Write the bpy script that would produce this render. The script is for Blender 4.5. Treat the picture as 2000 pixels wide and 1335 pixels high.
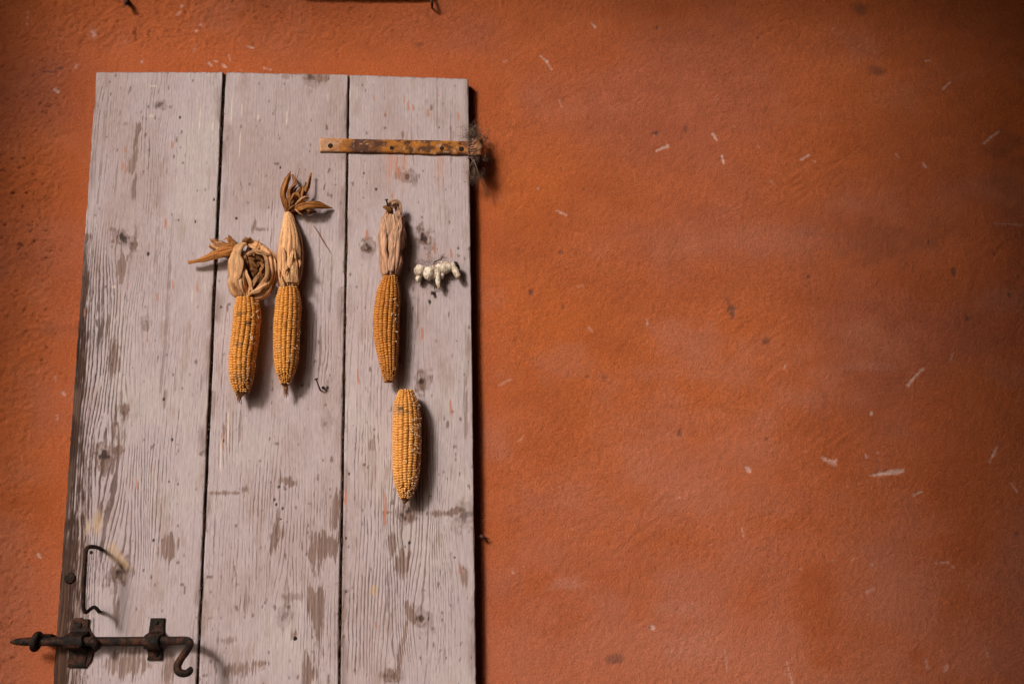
import bpy, bmesh, math, random
import numpy as np
from mathutils import Vector, Matrix, Euler

for o in list(bpy.data.objects):
    bpy.data.objects.remove(o)
SC = bpy.context.scene
COL = SC.collection
R = math.radians

# ------------------------------------------------------------------ camera
FPX = 1944.0                       # focal length in photograph pixels (35 mm on 36 mm)
PITCH, YAW, ROLL = R(11.9), R(2.0), R(0.3)
CAMLOC = Vector((0.0, -1.72, 1.25))
cam_d = bpy.data.cameras.new('camera')
cam = bpy.data.objects.new('camera', cam_d)
COL.objects.link(cam)
cam_d.sensor_width = 36.0
cam_d.lens = 36.0 * FPX / 2000.0
cam_d.clip_start = 0.05
cam_d.clip_end = 500.0
cam.location = CAMLOC
cam.rotation_euler = Euler((math.pi / 2 + PITCH, ROLL, -YAW), 'XYZ')
SC.camera = cam
CAMR = cam.rotation_euler.to_matrix()

# ------------------------------------------------------------------ light
# travel direction of the light: to the right, into the wall, downwards
LD = Vector((0.75, 1.0, -0.66)).normalized()
sun_d = bpy.data.lights.new('sun', 'SUN')
sun_d.energy = 2.5
sun_d.angle = R(10.5)
sun_d.color = (1.0, 0.95, 0.88)
sun = bpy.data.objects.new('sun', sun_d)
COL.objects.link(sun)
sun.rotation_euler = LD.to_track_quat('-Z', 'Y').to_euler()
world = bpy.data.worlds.new('World')
SC.world = world
world.use_nodes = True
wn = world.node_tree
wn.nodes.clear()
wo = wn.nodes.new('ShaderNodeOutputWorld')
wb = wn.nodes.new('ShaderNodeBackground')
ws = wn.nodes.new('ShaderNodeTexSky')
ws.sky_type = 'NISHITA'
ws.sun_disc = False
ws.sun_elevation = math.asin(-LD.z)
ws.sun_rotation = math.atan2(-LD.x, -LD.y)
ws.air_density = 1.0
ws.dust_density = 3.0
wb.inputs['Strength'].default_value = 0.105
wn.links.new(ws.outputs[0], wb.inputs[0])
wn.links.new(wb.outputs[0], wo.inputs[0])
SC.view_settings.view_transform = 'Standard'
SC.view_settings.look = 'None'
SC.view_settings.gamma = 1.0
SC.view_settings.use_curve_mapping = False
SC.view_settings.exposure = 0.1

# ------------------------------------------------------------------ helpers
def P(px, py, depth=0.0):
    """photograph pixel -> point on the vertical plane `depth` metres in front of the wall"""
    d = CAMR @ Vector(((px - 1000.0) / FPX, -(py - 667.5) / FPX, -1.0))
    t = (-depth - CAMLOC.y) / d.y
    return CAMLOC + d * t

MMPX = (P(801, 700) - P(800, 700)).length     # metres for one photograph pixel

def _h(ix, iy, seed):
    n = (ix.astype(np.int64) * 374761393 + iy.astype(np.int64) * 668265263 + seed * 1442695041) & 0xffffffff
    n = ((n ^ (n >> 13)) * 1274126177) & 0xffffffff
    n = ((n ^ (n >> 15)) * 2246822519) & 0xffffffff
    return ((n ^ (n >> 16)) & 0xffffff) / float(0xffffff)

def vn(x, y, seed=0):
    x = np.asarray(x, float); y = np.asarray(y, float)
    x, y = np.broadcast_arrays(x, y)
    fx = np.floor(x); fy = np.floor(y)
    tx = x - fx; ty = y - fy
    tx = tx * tx * tx * (tx * (tx * 6 - 15) + 10); ty = ty * ty * ty * (ty * (ty * 6 - 15) + 10)
    a = _h(fx, fy, seed); b = _h(fx + 1, fy, seed)
    c = _h(fx, fy + 1, seed); d = _h(fx + 1, fy + 1, seed)
    return 2 * ((a + (b - a) * tx) * (1 - ty) + (c + (d - c) * tx) * ty) - 1

def fbm(x, y, seed=0, o=4, g=0.5):
    s = 0; a = 1.0; n = 0
    for i in range(o):
        s = s + a * vn(x * 2.03 ** i + 17.3 * i, y * 2.03 ** i - 9.1 * i, seed + 31 * i)
        n += a; a *= g
    return s / n

def ss(a, b, x):
    t = np.clip((x - a) / (b - a), 0, 1)
    return t * t * (3 - 2 * t)

def mix(c, col, m):
    m = np.clip(m, 0, 1)[..., None]
    return c * (1 - m) + np.array(col) * m

def srgb(r, g, b):
    f = lambda v: (v / 255 / 12.92) if v / 255 <= 0.04045 else ((v / 255 + 0.055) / 1.055) ** 2.4
    return np.array((f(r), f(g), f(b)))

def mesh_np(name, verts, faces, mat=None, parent=None, col=None, smooth=True, uvl=None):
    verts = np.ascontiguousarray(verts, dtype=np.float32).reshape(-1, 3)
    me = bpy.data.meshes.new(name)
    if isinstance(faces, np.ndarray):
        n, k = faces.shape
        me.vertices.add(len(verts)); me.vertices.foreach_set('co', verts.ravel())
        me.loops.add(n * k); me.loops.foreach_set('vertex_index', faces.astype(np.int32).ravel())
        me.polygons.add(n)
        me.polygons.foreach_set('loop_start', np.arange(0, n * k, k, dtype=np.int32))
        me.polygons.foreach_set('loop_total', np.full(n, k, dtype=np.int32))
        me.update(calc_edges=True)
    else:
        me.from_pydata([tuple(map(float, v)) for v in verts], [], faces)
    me.polygons.foreach_set('use_smooth', np.full(len(me.polygons), smooth, dtype=bool))
    if col is not None:
        col = np.asarray(col, dtype=np.float32).reshape(-1, 3)
        at = me.attributes.new('Col', 'FLOAT_COLOR', 'POINT')
        c4 = np.ones((len(verts), 4), dtype=np.float32); c4[:, :3] = np.clip(col, 0, 1)
        at.data.foreach_set('color', c4.ravel())
    me.validate()
    ob = bpy.data.objects.new(name, me)
    COL.objects.link(ob)
    if mat: me.materials.append(mat)
    if parent: ob.parent = parent
    return ob

def grid_faces(nr, nc, off=0, wrap=False):
    i = np.arange(nr - 1)[:, None]; j = np.arange(nc if wrap else nc - 1)[None, :]
    j2 = (j + 1) % nc
    a = i * nc + j; b = i * nc + j2; c = (i + 1) * nc + j2; d = (i + 1) * nc + j
    return np.stack([a, b, c, d], -1).reshape(-1, 4) + off

def empty(name, label, cat, group=None):
    o = bpy.data.objects.new(name, None)
    COL.objects.link(o)
    tag(o, label, cat, group)
    return o

def tag(o, label=None, cat=None, group=None, kind=None):
    if label: o['label'] = label
    if cat: o['category'] = cat
    if group: o['group'] = group
    if kind: o['kind'] = kind
    return o

def crom(pts, n):
    """Catmull-Rom through pts (any dimension), n samples"""
    p = np.asarray(pts, float)
    if p.ndim == 1: p = p[:, None]
    p = np.vstack([2 * p[0] - p[1], p, 2 * p[-1] - p[-2]])
    k = len(p) - 3
    t = np.linspace(0, k - 1e-6, n); i = t.astype(int); f = (t - i)[:, None]
    a, b, c, d = p[i], p[i + 1], p[i + 2], p[i + 3]
    return 0.5 * (2 * b + (c - a) * f + (2 * a - 5 * b + 4 * c - d) * f ** 2 + (3 * b - a - 3 * c + d) * f ** 3)

def nrm(v):
    return v / (np.linalg.norm(v, axis=-1, keepdims=True) + 1e-12)

def tube_np(pts, radii, n=None, sides=10, cap=True, jit=0.0, seed=0):
    pts = np.array([tuple(p) for p in pts], float)
    n = n or max(8, len(pts) * 6)
    c = crom(pts, n); r = crom(np.broadcast_to(np.array(radii, float), (len(pts),)), n)[:, 0] if np.ndim(radii) else np.full(n, radii)
    r = np.maximum(r, 1e-5)
    T = nrm(np.gradient(c, axis=0))
    up = np.array([0.31, -0.9, 0.2])
    vs = []
    N = nrm(up - T[0] * np.dot(up, T[0]))
    for i in range(n):
        N = nrm(N - T[i] * np.dot(N, T[i]))
        B = np.cross(T[i], N)
        a = np.linspace(0, 2 * math.pi, sides, endpoint=False)
        rr = r[i] * (1 + (jit * vn(a * 1.3 + 3, i * 0.35, seed) if jit else 0))
        vs.append(c[i] + (np.cos(a) * rr)[:, None] * N + (np.sin(a) * rr)[:, None] * B)
    v = np.concatenate(vs)
    f = [tuple(q) for q in grid_faces(n, sides, 0, True)]
    if cap:
        f.append(tuple(range(sides))[::-1]); f.append(tuple(range((n - 1) * sides, n * sides)))
    return v, f

def tube(name, pts, radii, mat, parent=None, **k):
    v, f = tube_np(pts, radii, **k)
    return mesh_np(name, v, f, mat, parent)

def tubes(name, lst, mat, parent=None, sides=4):
    V = []; F = []; o = 0
    for pts, r in lst:
        v, f = tube_np(pts, r, n=max(6, len(pts) * 3), sides=sides)
        V.append(v); F += [tuple(i + o for i in q) for q in f]; o += len(v)
    return mesh_np(name, np.concatenate(V), F, mat, parent)

# ------------------------------------------------------------------ materials
def material(name, color=None, rough=0.8, spec=0.3, nscale=300.0, namt=0.25, bscale=600.0, bump=0.2, bdist=0.001,
             color2=None, cscale=40.0, lo=0.45, hi=0.6, metallic=0.0, detail=4.0, stretch=None, bscale2=None, bump2=0.0, trans=0.0):
    m = bpy.data.materials.new(name)
    m.use_nodes = True
    nt = m.node_tree; N = nt.nodes; L = nt.links
    b = N['Principled BSDF']
    b.inputs['Roughness'].default_value = rough
    b.inputs['Specular IOR Level'].default_value = spec
    b.inputs['Metallic'].default_value = metallic
    tc = N.new('ShaderNodeNewGeometry')
    mp = N.new('ShaderNodeMapping')
    L.new(tc.outputs['Position'], mp.inputs['Vector'])
    if stretch: mp.inputs['Scale'].default_value = stretch
    if color is None:
        at = N.new('ShaderNodeAttribute'); at.attribute_name = 'Col'
        src = at.outputs['Color']
    elif color2 is None:
        rgb = N.new('ShaderNodeRGB'); rgb.outputs[0].default_value = (*color, 1); src = rgb.outputs[0]
    else:
        n0 = N.new('ShaderNodeTexNoise'); n0.inputs['Scale'].default_value = cscale; n0.inputs['Detail'].default_value = 6
        n0.inputs['Roughness'].default_value = 0.65
        L.new(mp.outputs[0], n0.inputs['Vector'])
        r0 = N.new('ShaderNodeValToRGB')
        r0.color_ramp.elements[0].position = lo; r0.color_ramp.elements[0].color = (*color, 1)
        r0.color_ramp.elements[1].position = hi; r0.color_ramp.elements[1].color = (*color2, 1)
        L.new(n0.outputs['Fac'], r0.inputs[0]); src = r0.outputs[0]
    n1 = N.new('ShaderNodeTexNoise'); n1.inputs['Scale'].default_value = nscale; n1.inputs['Detail'].default_value = detail
    L.new(mp.outputs[0], n1.inputs['Vector'])
    mr = N.new('ShaderNodeMapRange')
    mr.inputs['From Min'].default_value = 0.25; mr.inputs['From Max'].default_value = 0.75
    mr.inputs['To Min'].default_value = 1 - namt; mr.inputs['To Max'].default_value = 1 + namt
    L.new(n1.outputs['Fac'], mr.inputs['Value'])
    mx = N.new('ShaderNodeVectorMath'); mx.operation = 'SCALE'
    L.new(src, mx.inputs[0]); L.new(mr.outputs[0], mx.inputs['Scale'])
    L.new(mx.outputs[0], b.inputs['Base Color'])
    n2 = N.new('ShaderNodeTexNoise'); n2.inputs['Scale'].default_value = bscale; n2.inputs['Detail'].default_value = 5
    n2.inputs['Roughness'].default_value = 0.6
    L.new(mp.outputs[0], n2.inputs['Vector'])
    bp = N.new('ShaderNodeBump'); bp.inputs['Strength'].default_value = bump; bp.inputs['Distance'].default_value = bdist
    L.new(n2.outputs['Fac'], bp.inputs['Height'])
    L.new(bp.outputs[0], b.inputs['Normal'])
    if trans:
        b.inputs['Transmission Weight'].default_value = 0
        b.inputs['Subsurface Weight'].default_value = trans
        b.inputs['Subsurface Radius'].default_value = (0.003, 0.0015, 0.0006)
        b.inputs['Subsurface Scale'].default_value = 1.0
    return m

M_wall = material('orange_plaster', None, rough=0.92, spec=0.15, nscale=380, namt=0.24, bscale=330, bump=0.65, bdist=0.0028)
M_plank = material('weathered_paint', None, rough=0.75, spec=0.25, nscale=620, namt=0.15, bscale=520, bump=0.35, bdist=0.0008, stretch=(1, 1, 0.13))
M_kernel = material('corn_kernel', None, rough=0.36, spec=0.5, nscale=900, namt=0.12, bscale=900, bump=0.12, bdist=0.0005)
M_husk = material('dry_husk', None, rough=0.62, spec=0.3, nscale=520, namt=0.34, bscale=420, bump=0.8, bdist=0.0016, stretch=(1, 1, 0.14))
M_rust = material('rusty_strap_iron', tuple(srgb(168, 100, 40)), rough=0.85, spec=0.25, color2=tuple(srgb(66, 40, 34)), cscale=38, lo=0.44, hi=0.60,
                  nscale=420, namt=0.6, bscale=420, bump=0.8, bdist=0.0015, detail=6)
M_iron = material('dark_forged_iron', tuple(srgb(28, 21, 19)), rough=0.68, spec=0.22, color2=tuple(srgb(84, 50, 34)), cscale=60, lo=0.45, hi=0.66,
                  nscale=420, namt=0.5, bscale=260, bump=0.9, bdist=0.0022, metallic=0.1)
M_nail = material('old_nail', tuple(srgb(58, 44, 38)), rough=0.7, color2=tuple(srgb(92, 56, 40)), cscale=200)
M_hole = material('nail_head_dark', tuple(srgb(36, 26, 22)), rough=0.85, nscale=600)
M_toy = material('chipped_white_toy', None, rough=0.5, spec=0.4, nscale=700, namt=0.1, bscale=800, bump=0.15, bdist=0.0005)
M_web = material('dusty_cobweb', tuple(srgb(120, 98, 84)), rough=1.0, nscale=300)
M_debris = material('gap_dust', tuple(srgb(112, 88, 76)), rough=1.0, color2=tuple(srgb(58, 42, 36)), cscale=150)
M_twine = material('green_twine', tuple(srgb(96, 112, 98)), rough=0.9)
M_straw = material('dry_straw', tuple(srgb(150, 105, 80)), rough=0.9)
M_chaff = material('pale_chaff', tuple(srgb(226, 200, 172)), rough=0.8)
M_tip = material('cob_tip', tuple(srgb(176, 124, 88)), rough=0.9, color2=tuple(srgb(104, 70, 48)), cscale=120, bump=0.8)
M_core = material('cob_chaff', tuple(srgb(138, 84, 40)), rough=0.9, color2=tuple(srgb(100, 58, 28)), cscale=150, bump=0.6)
M_black = material('black_bridle', tuple(srgb(30, 28, 28)), rough=0.5)
M_oldwood = material('dark_old_wood', tuple(srgb(70, 44, 30)), rough=0.85, color2=tuple(srgb(42, 28, 20)), cscale=20, stretch=(0.2, 1, 3), bump=0.6)
M_stone = material('courtyard_paving', tuple(srgb(120, 112, 104)), rough=0.95, color2=tuple(srgb(95, 88, 80)), cscale=3, nscale=60, bscale=80, bump=0.4, bdist=0.004)
M_far = material('blocker_brown', tuple(srgb(88, 60, 46)), rough=0.95, color2=tuple(srgb(70, 50, 40)), cscale=2, nscale=60, bscale=60, bump=0.4, bdist=0.004)  # brown for the added light-blocking walls
M_blocker_dark = material('blocker_dark_wood', tuple(srgb(84, 58, 42)), rough=0.9, color2=tuple(srgb(56, 38, 28)), cscale=10)  # dark wood tone for the added overhead blocks

# ------------------------------------------------------------------ ground, and unseen blocks added to shade the wall
def box(name, x0, x1, y0, y1, z0, z1, mat, parent=None):
    v = [(x, y, z) for x in (x0, x1) for y in (y0, y1) for z in (z0, z1)]
    f = [(0, 1, 3, 2), (4, 6, 7, 5), (0, 4, 5, 1), (2, 3, 7, 6), (0, 2, 6, 4), (1, 5, 7, 3)]
    return mesh_np(name, np.array(v), f, mat, parent, smooth=False)

g = mesh_np('ground', np.array([(-150, -150, 0), (150, -150, 0), (150, 1, 0), (-150, 1, 0)]), [(0, 1, 2, 3)], M_stone, smooth=False)
tag(g, 'grey courtyard paving in front of the house', 'ground', kind='structure')
side = box('right_blocker', 1.055, 1.5, -2.0, -0.012, 0.0, 4.2, M_far)  # added out of view to cut sky light on the right
tag(side, 'unseen brown block added right of the frame to darken that edge', 'wall', kind='structure')
front = box('rear_blocker', -0.79, 1.75, -2.45, -2.05, 0.0, 4.6, M_far)  # added behind the camera so its soft shadow dims the right side
tag(front, 'unseen brown block added behind the camera to shade the right side', 'wall', kind='structure')
blk_left = box('left_blocker', -2.1, -1.42, -0.85, -0.012, 0.0, 3.0, M_far)  # added out of view to dim the left end of the wall
tag(blk_left, 'brown buttress added out of view to darken the left side', 'wall', kind='structure')
nook = box('corner_blocker', 0.34, 1.50, -2.45, -0.955, 2.93, 3.02, M_blocker_dark)  # added overhead to keep sky light out of the right corner
tag(nook, 'unseen dark roof over the corner right of the frame', 'slab', kind='structure')
blk_top = empty('top_blocker', 'unseen dark eaves overhanging the house wall above the frame', 'top_blocker')  # panel and slats added overhead to dim the top of the wall
box('blocker_panel', -5.0, 1.03, -0.95, -0.012, 2.92, 2.98, M_blocker_dark, blk_top)
for k in range(8):
    box('blocker_slat', -4.8 + k * 0.75, -4.7 + k * 0.75, -0.90, -0.015, 2.81, 2.918, M_blocker_dark, blk_top)

# ------------------------------------------------------------------ plaster wall
def segd(X, Z, a, b):
    """distance to a segment and position along it"""
    d = (b[0] - a[0], b[1] - a[1]); l2 = d[0] ** 2 + d[1] ** 2 + 1e-12
    t = np.clip(((X - a[0]) * d[0] + (Z - a[1]) * d[1]) / l2, 0, 1)
    return np.hypot(X - a[0] - t * d[0], Z - a[1] - t * d[1]), t

def xz(px, py, depth=0.0):
    p = P(px, py, depth)
    return (p.x, p.z)

FRONT = 0.026                                   # door face in front of the wall
def build_wall():
    st = 0.0022
    xs = np.concatenate([np.linspace(-6, -1.05, 40)[:-1], np.arange(-1.05, 1.12, st), np.linspace(1.12, 1.80, 20)[1:]])
    zs = np.concatenate([np.linspace(0, 0.95, 24)[:-1], np.arange(0.95, 2.42, st), np.linspace(2.42, 4.6, 40)[1:]])
    X, Z = np.meshgrid(xs, zs)
    # distance from the door's edge (plaster floated smooth round the opening)
    dl, _ = segd(X, Z, xz(188, 140), xz(103, 1335)); dt, _ = segd(X, Z, xz(188, 140), xz(915, 153)); dr, _ = segd(X, Z, xz(915, 153), xz(930, 1335))
    dd = np.minimum(np.minimum(dl, dt), dr)
    smooth = 1 - ss(0.02, 0.075, dd + 0.02 * fbm(X / 0.08, Z / 0.08, 5))
    left = 1 - ss(-0.85, 0.25, X + 0.25 * (2.0 - Z))           # rougher float marks on the left
    rough = (0.5 + 0.95 * left) * (1 - 0.65 * smooth)
    reg = ss(-0.3, 0.5, fbm(X / 0.22, Z / 0.22, 8))
    H = 0.0045 * fbm(X / 0.45, Z / 0.40, 1, 3) + 0.0006 * fbm(X / 0.09, Z / 0.075, 2, 3)
    c, s = math.cos(0.6), math.sin(0.6)
    U, V = X * c + Z * s, -X * s + Z * c
    H += rough * (0.0007 * fbm(U / 0.016, V / 0.008, 3, 3) * reg + 0.0012 * fbm(X / 0.0065, Z / 0.0062, 4, 2))
    pits = ss(0.48, 0.75, fbm(X / 0.0065, Z / 0.006, 6, 2)) * rough * ss(-0.2, 0.4, fbm(X / 0.12, Z / 0.12, 7, 2))
    H -= 0.0014 * pits
    # fine trowel ridges in the lower right
    tr = ss(0.1, 0.6, fbm(X / 0.16, Z / 0.16, 12)) * ss(-0.1, 0.4, X)
    H += 0.0006 * tr * vn(U / 0.11 + vn(X / 0.1, Z / 0.1, 15), V / 0.006, 13)
    # colour
    C = np.empty(X.shape + (3,)); C[:] = srgb(187, 99, 56)
    n1 = fbm(X / 0.38, Z / 0.30, 21, 4); n2 = fbm(X / 0.12, Z / 0.09, 22, 5); n3 = fbm(X / 0.03, Z / 0.02, 23, 3)
    C = mix(C, srgb(198, 102, 46), ss(-0.1, 0.6, n1) * 0.75)
    C = mix(C, srgb(170, 94, 66), ss(0.0, 0.6, -n1 + 0.3 * n2) * 0.7)
    C = mix(C, srgb(198, 120, 86), ss(0.1, 0.7, n2) * 0.35)
    C = mix(C, srgb(162, 80, 42), ss(0.15, 0.7, -n2 + 0.25 * n3) * 0.4)
    C = C * (1 + 0.10 * n3)[..., None]
    C = mix(C, srgb(188, 114, 86), 0.55 * ss(0.0, 0.5, (1.62 - Z) * 0.8 + 0.45 * n2 + 0.2 * n1))      # pinker and paler low down
    C = mix(C, srgb(194, 98, 54), smooth * 0.35)
    C = mix(C, srgb(96, 44, 26), pits * 0.45 * (0.3 + left))
    # pale chalky bloom
    for (px, py, rx, ry, a) in [(1350, 725, 120, 20, .14), (1700, 715, 70, 12, .25), (1110, 1140, 40, 14, .4), (1350, 1265, 90, 40, .3), (195, 590, 24, 50, .25),
                                (182, 64, 10, 14, .4), (1500, 470, 160, 40, .2), (1100, 700, 60, 40, .2), (230, 330, 60, 60, .15), (1330, 1190, 60, 20, .25)]:
        x0, z0 = xz(px, py)
        rho = np.hypot((X - x0) / (rx * MMPX), (Z - z0) / (ry * MMPX)) + 0.5 * n3 + 0.35 * n2
        C = mix(C, srgb(196, 132, 108), (1 - ss(0.3, 1.3, rho)) * a)
    # long vertical drips and dark smudges, broadest at the upper right
    for (px, py, rx, ry, a) in [(1710, 140, 26, 24, .5), (1678, 20, 24, 18, .5), (1950, 285, 70, 36, .25), (1980, 420, 60, 160, .15), (1203, 1287, 18, 12, .4), (822, 88, 18, 9, .45), (1720, 470, 160, 60, .15),
                                (1180, 735, 10, 8, .4), (1497, 665, 9, 8, .5), (1038, 572, 8, 9, .5), (1610, 790, 7, 70, .15), (100, 640, 60, 20, .2)]:
        x0, z0 = xz(px, py)
        rho = np.hypot((X - x0) / (rx * MMPX), (Z - z0) / (ry * MMPX)) + 0.7 * n3
        C = mix(C, srgb(84, 62, 56), (1 - ss(0.2, 1.1, rho)) * a)
    # scratches down to the lime: x0, y0, x1, y1, width px, strength
    marks = [(1155, 45, 1163, 53, 4, .7), (1056, 110, 1068, 120, 5, .9), (1066, 118, 1078, 136, 3, .5), (1092, 195, 1097, 208, 3, .6), (1282, 293, 1304, 284, 7, .95),
             (1393, 262, 1400, 273, 5, 1), (1410, 303, 1414, 317, 4.5, 1), (1565, 311, 1580, 302, 4.5, .8), (1586, 312, 1592, 315, 3, .4), (1750, 300, 1755, 308, 2.5, .5), (1802, 319, 1808, 326, 4.5, .8),
             (1843, 172, 1856, 160, 4.5, .9), (1809, 118, 1816, 117, 3, .8), (1923, 279, 1935, 268, 5, .9), (1935, 268, 1950, 257, 4.5, .85), (1050, 368, 1051, 369, 3.5, .8), (1087, 411, 1106, 420, 3.5, .7),
             (1262, 624, 1264, 634, 3.5, .7), (1535, 710, 1531, 720, 4, .6), (1773, 751, 1784, 738, 5, .95), (1783, 738, 1801, 721, 6.5, .75), (1701, 808, 1702, 806, 4, .9),
             (1457, 912, 1466, 921, 7, .9), (1606, 893, 1630, 906, 8, .55), (1612, 897, 1632, 899, 5, .7), (1690, 888, 1692, 892, 4.5, .9), (1699, 928, 1730, 924, 4.5, 1), (1718, 925, 1763, 918, 9, 1),
             (1786, 966, 1800, 959, 4.5, .75), (1946, 873, 1940, 889, 6.5, .85), (1939, 888, 1932, 901, 4, .7), (1975, 943, 1986, 958, 4, .7), (1449, 1031, 1452, 1046, 4, .7), (1829, 1099, 1852, 1097, 4, .5),
             (1852, 1098, 1864, 1107, 3.5, .5), (1692, 1155, 1706, 1149, 5, .35), (1808, 1288, 1814, 1306, 7, .45), (1845, 1309, 1850, 1300, 7, .5), (1925, 1262, 1930, 1282, 3.5, .45),
             (1273, 1224, 1278, 1226, 9, .85), (1537, 1292, 1548, 1335, 2.5, .55), (1416, 1270, 1420, 1310, 2, .35), (408, 124, 413, 128, 6, .9), (434, 126, 440, 131, 6, .9), (418, 119, 424, 121, 4, .7),
             (447, 108, 449, 118, 3, .6), (515, 134, 530, 137, 3.5, .6), (484, 92, 494, 95, 4.5, .9), (383, 60, 385, 62, 4, .7), (355, 8, 356, 13, 4, .9), (392, 48, 394, 52, 4, .6), (378, 100, 384, 88, 4, .4),
             (107, 174, 112, 178, 9, .85), (52, 50, 55, 24, 2.5, .5), (180, 62, 184, 68, 7, .55), (148, 126, 148, 132, 6, .5), (276, 120, 277, 122, 4, .8), (72, 1080, 78, 1088, 4.5, .9), (122, 766, 124, 769, 5, .9), (106, 735, 108, 742, 4, .5),
             (111, 810, 111, 822, 3, .5), (60, 1105, 62, 1125, 2, .3), (345, 30, 352, 24, 3, .5), (975, 752, 996, 741, 4, .35), (1505, 352, 1512, 360, 3, .35), (1940, 436, 1995, 440, 2.5, .4), (1000, 1110, 1003, 1120, 3, .4),
             (985, 120, 990, 118, 5, .4), (1012, 862, 1022, 852, 3, .3), (1480, 285, 1484, 287, 3, .5), (1325, 970, 1327, 972, 3, .5), (1130, 560, 1140, 556, 3, .3), (1262, 632, 1270, 640, 2, .3), (1150, 640, 1157, 646, 5, .4),
             (1855, 705, 1860, 690, 2.5, .4), (1700, 1100, 1705, 1102, 3, .5), (1625, 1095, 1630, 1092, 3, .5), (1665, 1092, 1668, 1090, 3, .5), (1560, 1110, 1564, 1110, 3, .4)]
    rng = random.Random(4)
    for i in range(70):
        a = rng.uniform(0, 2000); b = rng.uniform(0, 1335)
        th = rng.choice([0.7, 2.2, 1.3]) + rng.uniform(-.5, .5); l = rng.uniform(.5, 5) 
        marks.append((a, b, a + l * math.cos(th), b - l * math.sin(th), rng.uniform(1.4, 2.4), rng.uniform(.12, .4)))
    def local(fn_pts, pad):
        x0 = min(p[0] for p in fn_pts) - pad; x1 = max(p[0] for p in fn_pts) + pad
        z0 = min(p[1] for p in fn_pts) - pad; z1 = max(p[1] for p in fn_pts) + pad
        return slice(np.searchsorted(zs, z0), np.searchsorted(zs, z1) + 1), slice(np.searchsorted(xs, x0), np.searchsorted(xs, x1) + 1)
    for k, (a, b, c2, d, w, al) in enumerate(marks):
        A = xz(a, b); B = xz(c2, d)
        sl = local([A, B], 0.03)
        x, z = X[sl], Z[sl]
        D, t = segd(x, z, A, B)
        hw = w * MMPX * 0.5 * (0.75 + 0.5 * vn(t * 5, k, 77))
        m = 1 - ss(hw * 0.55, hw * 1.25 + 0.0010, D + 0.0012 * vn(x / 0.004, z / 0.004, 70 + k))
        C[sl] = mix(C[sl], srgb(226, 184, 164), m * al * 0.74)
        H[sl] -= 0.0008 * m * al
    # knocked-out chips, grey
    for k, (px, py, rx, ry, a) in enumerate([(1284, 55, 3, 6, .95), (1281, 260, 8, 4, .95), (1342, 250, 5, 5, .5), (1431, 606, 8, 15, .85), (1423, 588, 4, 10, .5), (1580, 540, 4, 3, .7), (1863, 532, 9, 8, .85), (1815, 472, 3, 6, .7), (1943, 498, 5, 4, .6), (1972, 578, 7, 5, .7),
                                             (1892, 623, 5, 6, .7), (1096, 493, 5, 4, .7), (1330, 848, 5, 7, .75), (1500, 857, 4, 6, .5), (1142, 370, 3, 3, .5), (1038, 570, 6, 6, .6), (1270, 1225, 3, 4, .8), (1205, 1290, 10, 7, .4), (1394, 72, 3, 3, .6), (1482, 74, 3, 3, .7),
                                             (1100, 600, 3, 6, .5), (1258, 667, 3, 3, .5), (1812, 148, 3, 3, .6), (1148, 735, 5, 4, .5), (250, 8, 9, 8, .95), (100, 140, 16, 2.5, .8), (118, 134, 8, 3, .7), (60, 190, 3, 3, .7), (1988, 1043, 4, 5, .5), (1410, 895, 5, 5, .3)]):
        A = xz(px, py)
        sl = local([A], 0.05)
        x, z = X[sl], Z[sl]
        rho = np.hypot((x - A[0]) / (rx * MMPX), (z - A[1]) / (ry * MMPX)) + 0.45 * vn(x / 0.005, z / 0.005, 90 + k)
        m = 1 - ss(0.65, 1.15, rho)
        C[sl] = mix(C[sl], srgb(92, 74, 66), m * a * 0.75)
        H[sl] -= 0.0018 * m * a
    C = C * np.array((0.90, 0.92, 1.02))
    Y = -H
    w = mesh_np('plaster_wall', np.stack([X, Y, Z], -1), grid_faces(len(zs), len(xs))[:, :], M_wall, None, C)
    tag(w, 'orange rendered house wall with small white scratches, behind the plank door', 'wall')
    return w
WALL = build_wall()

# ------------------------------------------------------------------ plank door
DOOR = empty('plank_door', 'weathered grey-pink painted door of three vertical planks in orange wall', 'door')
PAINT = srgb(188, 171, 174); UNDER = srgb(134, 107, 98); BARE = srgb(70, 43, 30); CRACK = srgb(66, 46, 40); RUSTP = srgb(188, 116, 84); CREAM = srgb(200, 166, 130)

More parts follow.
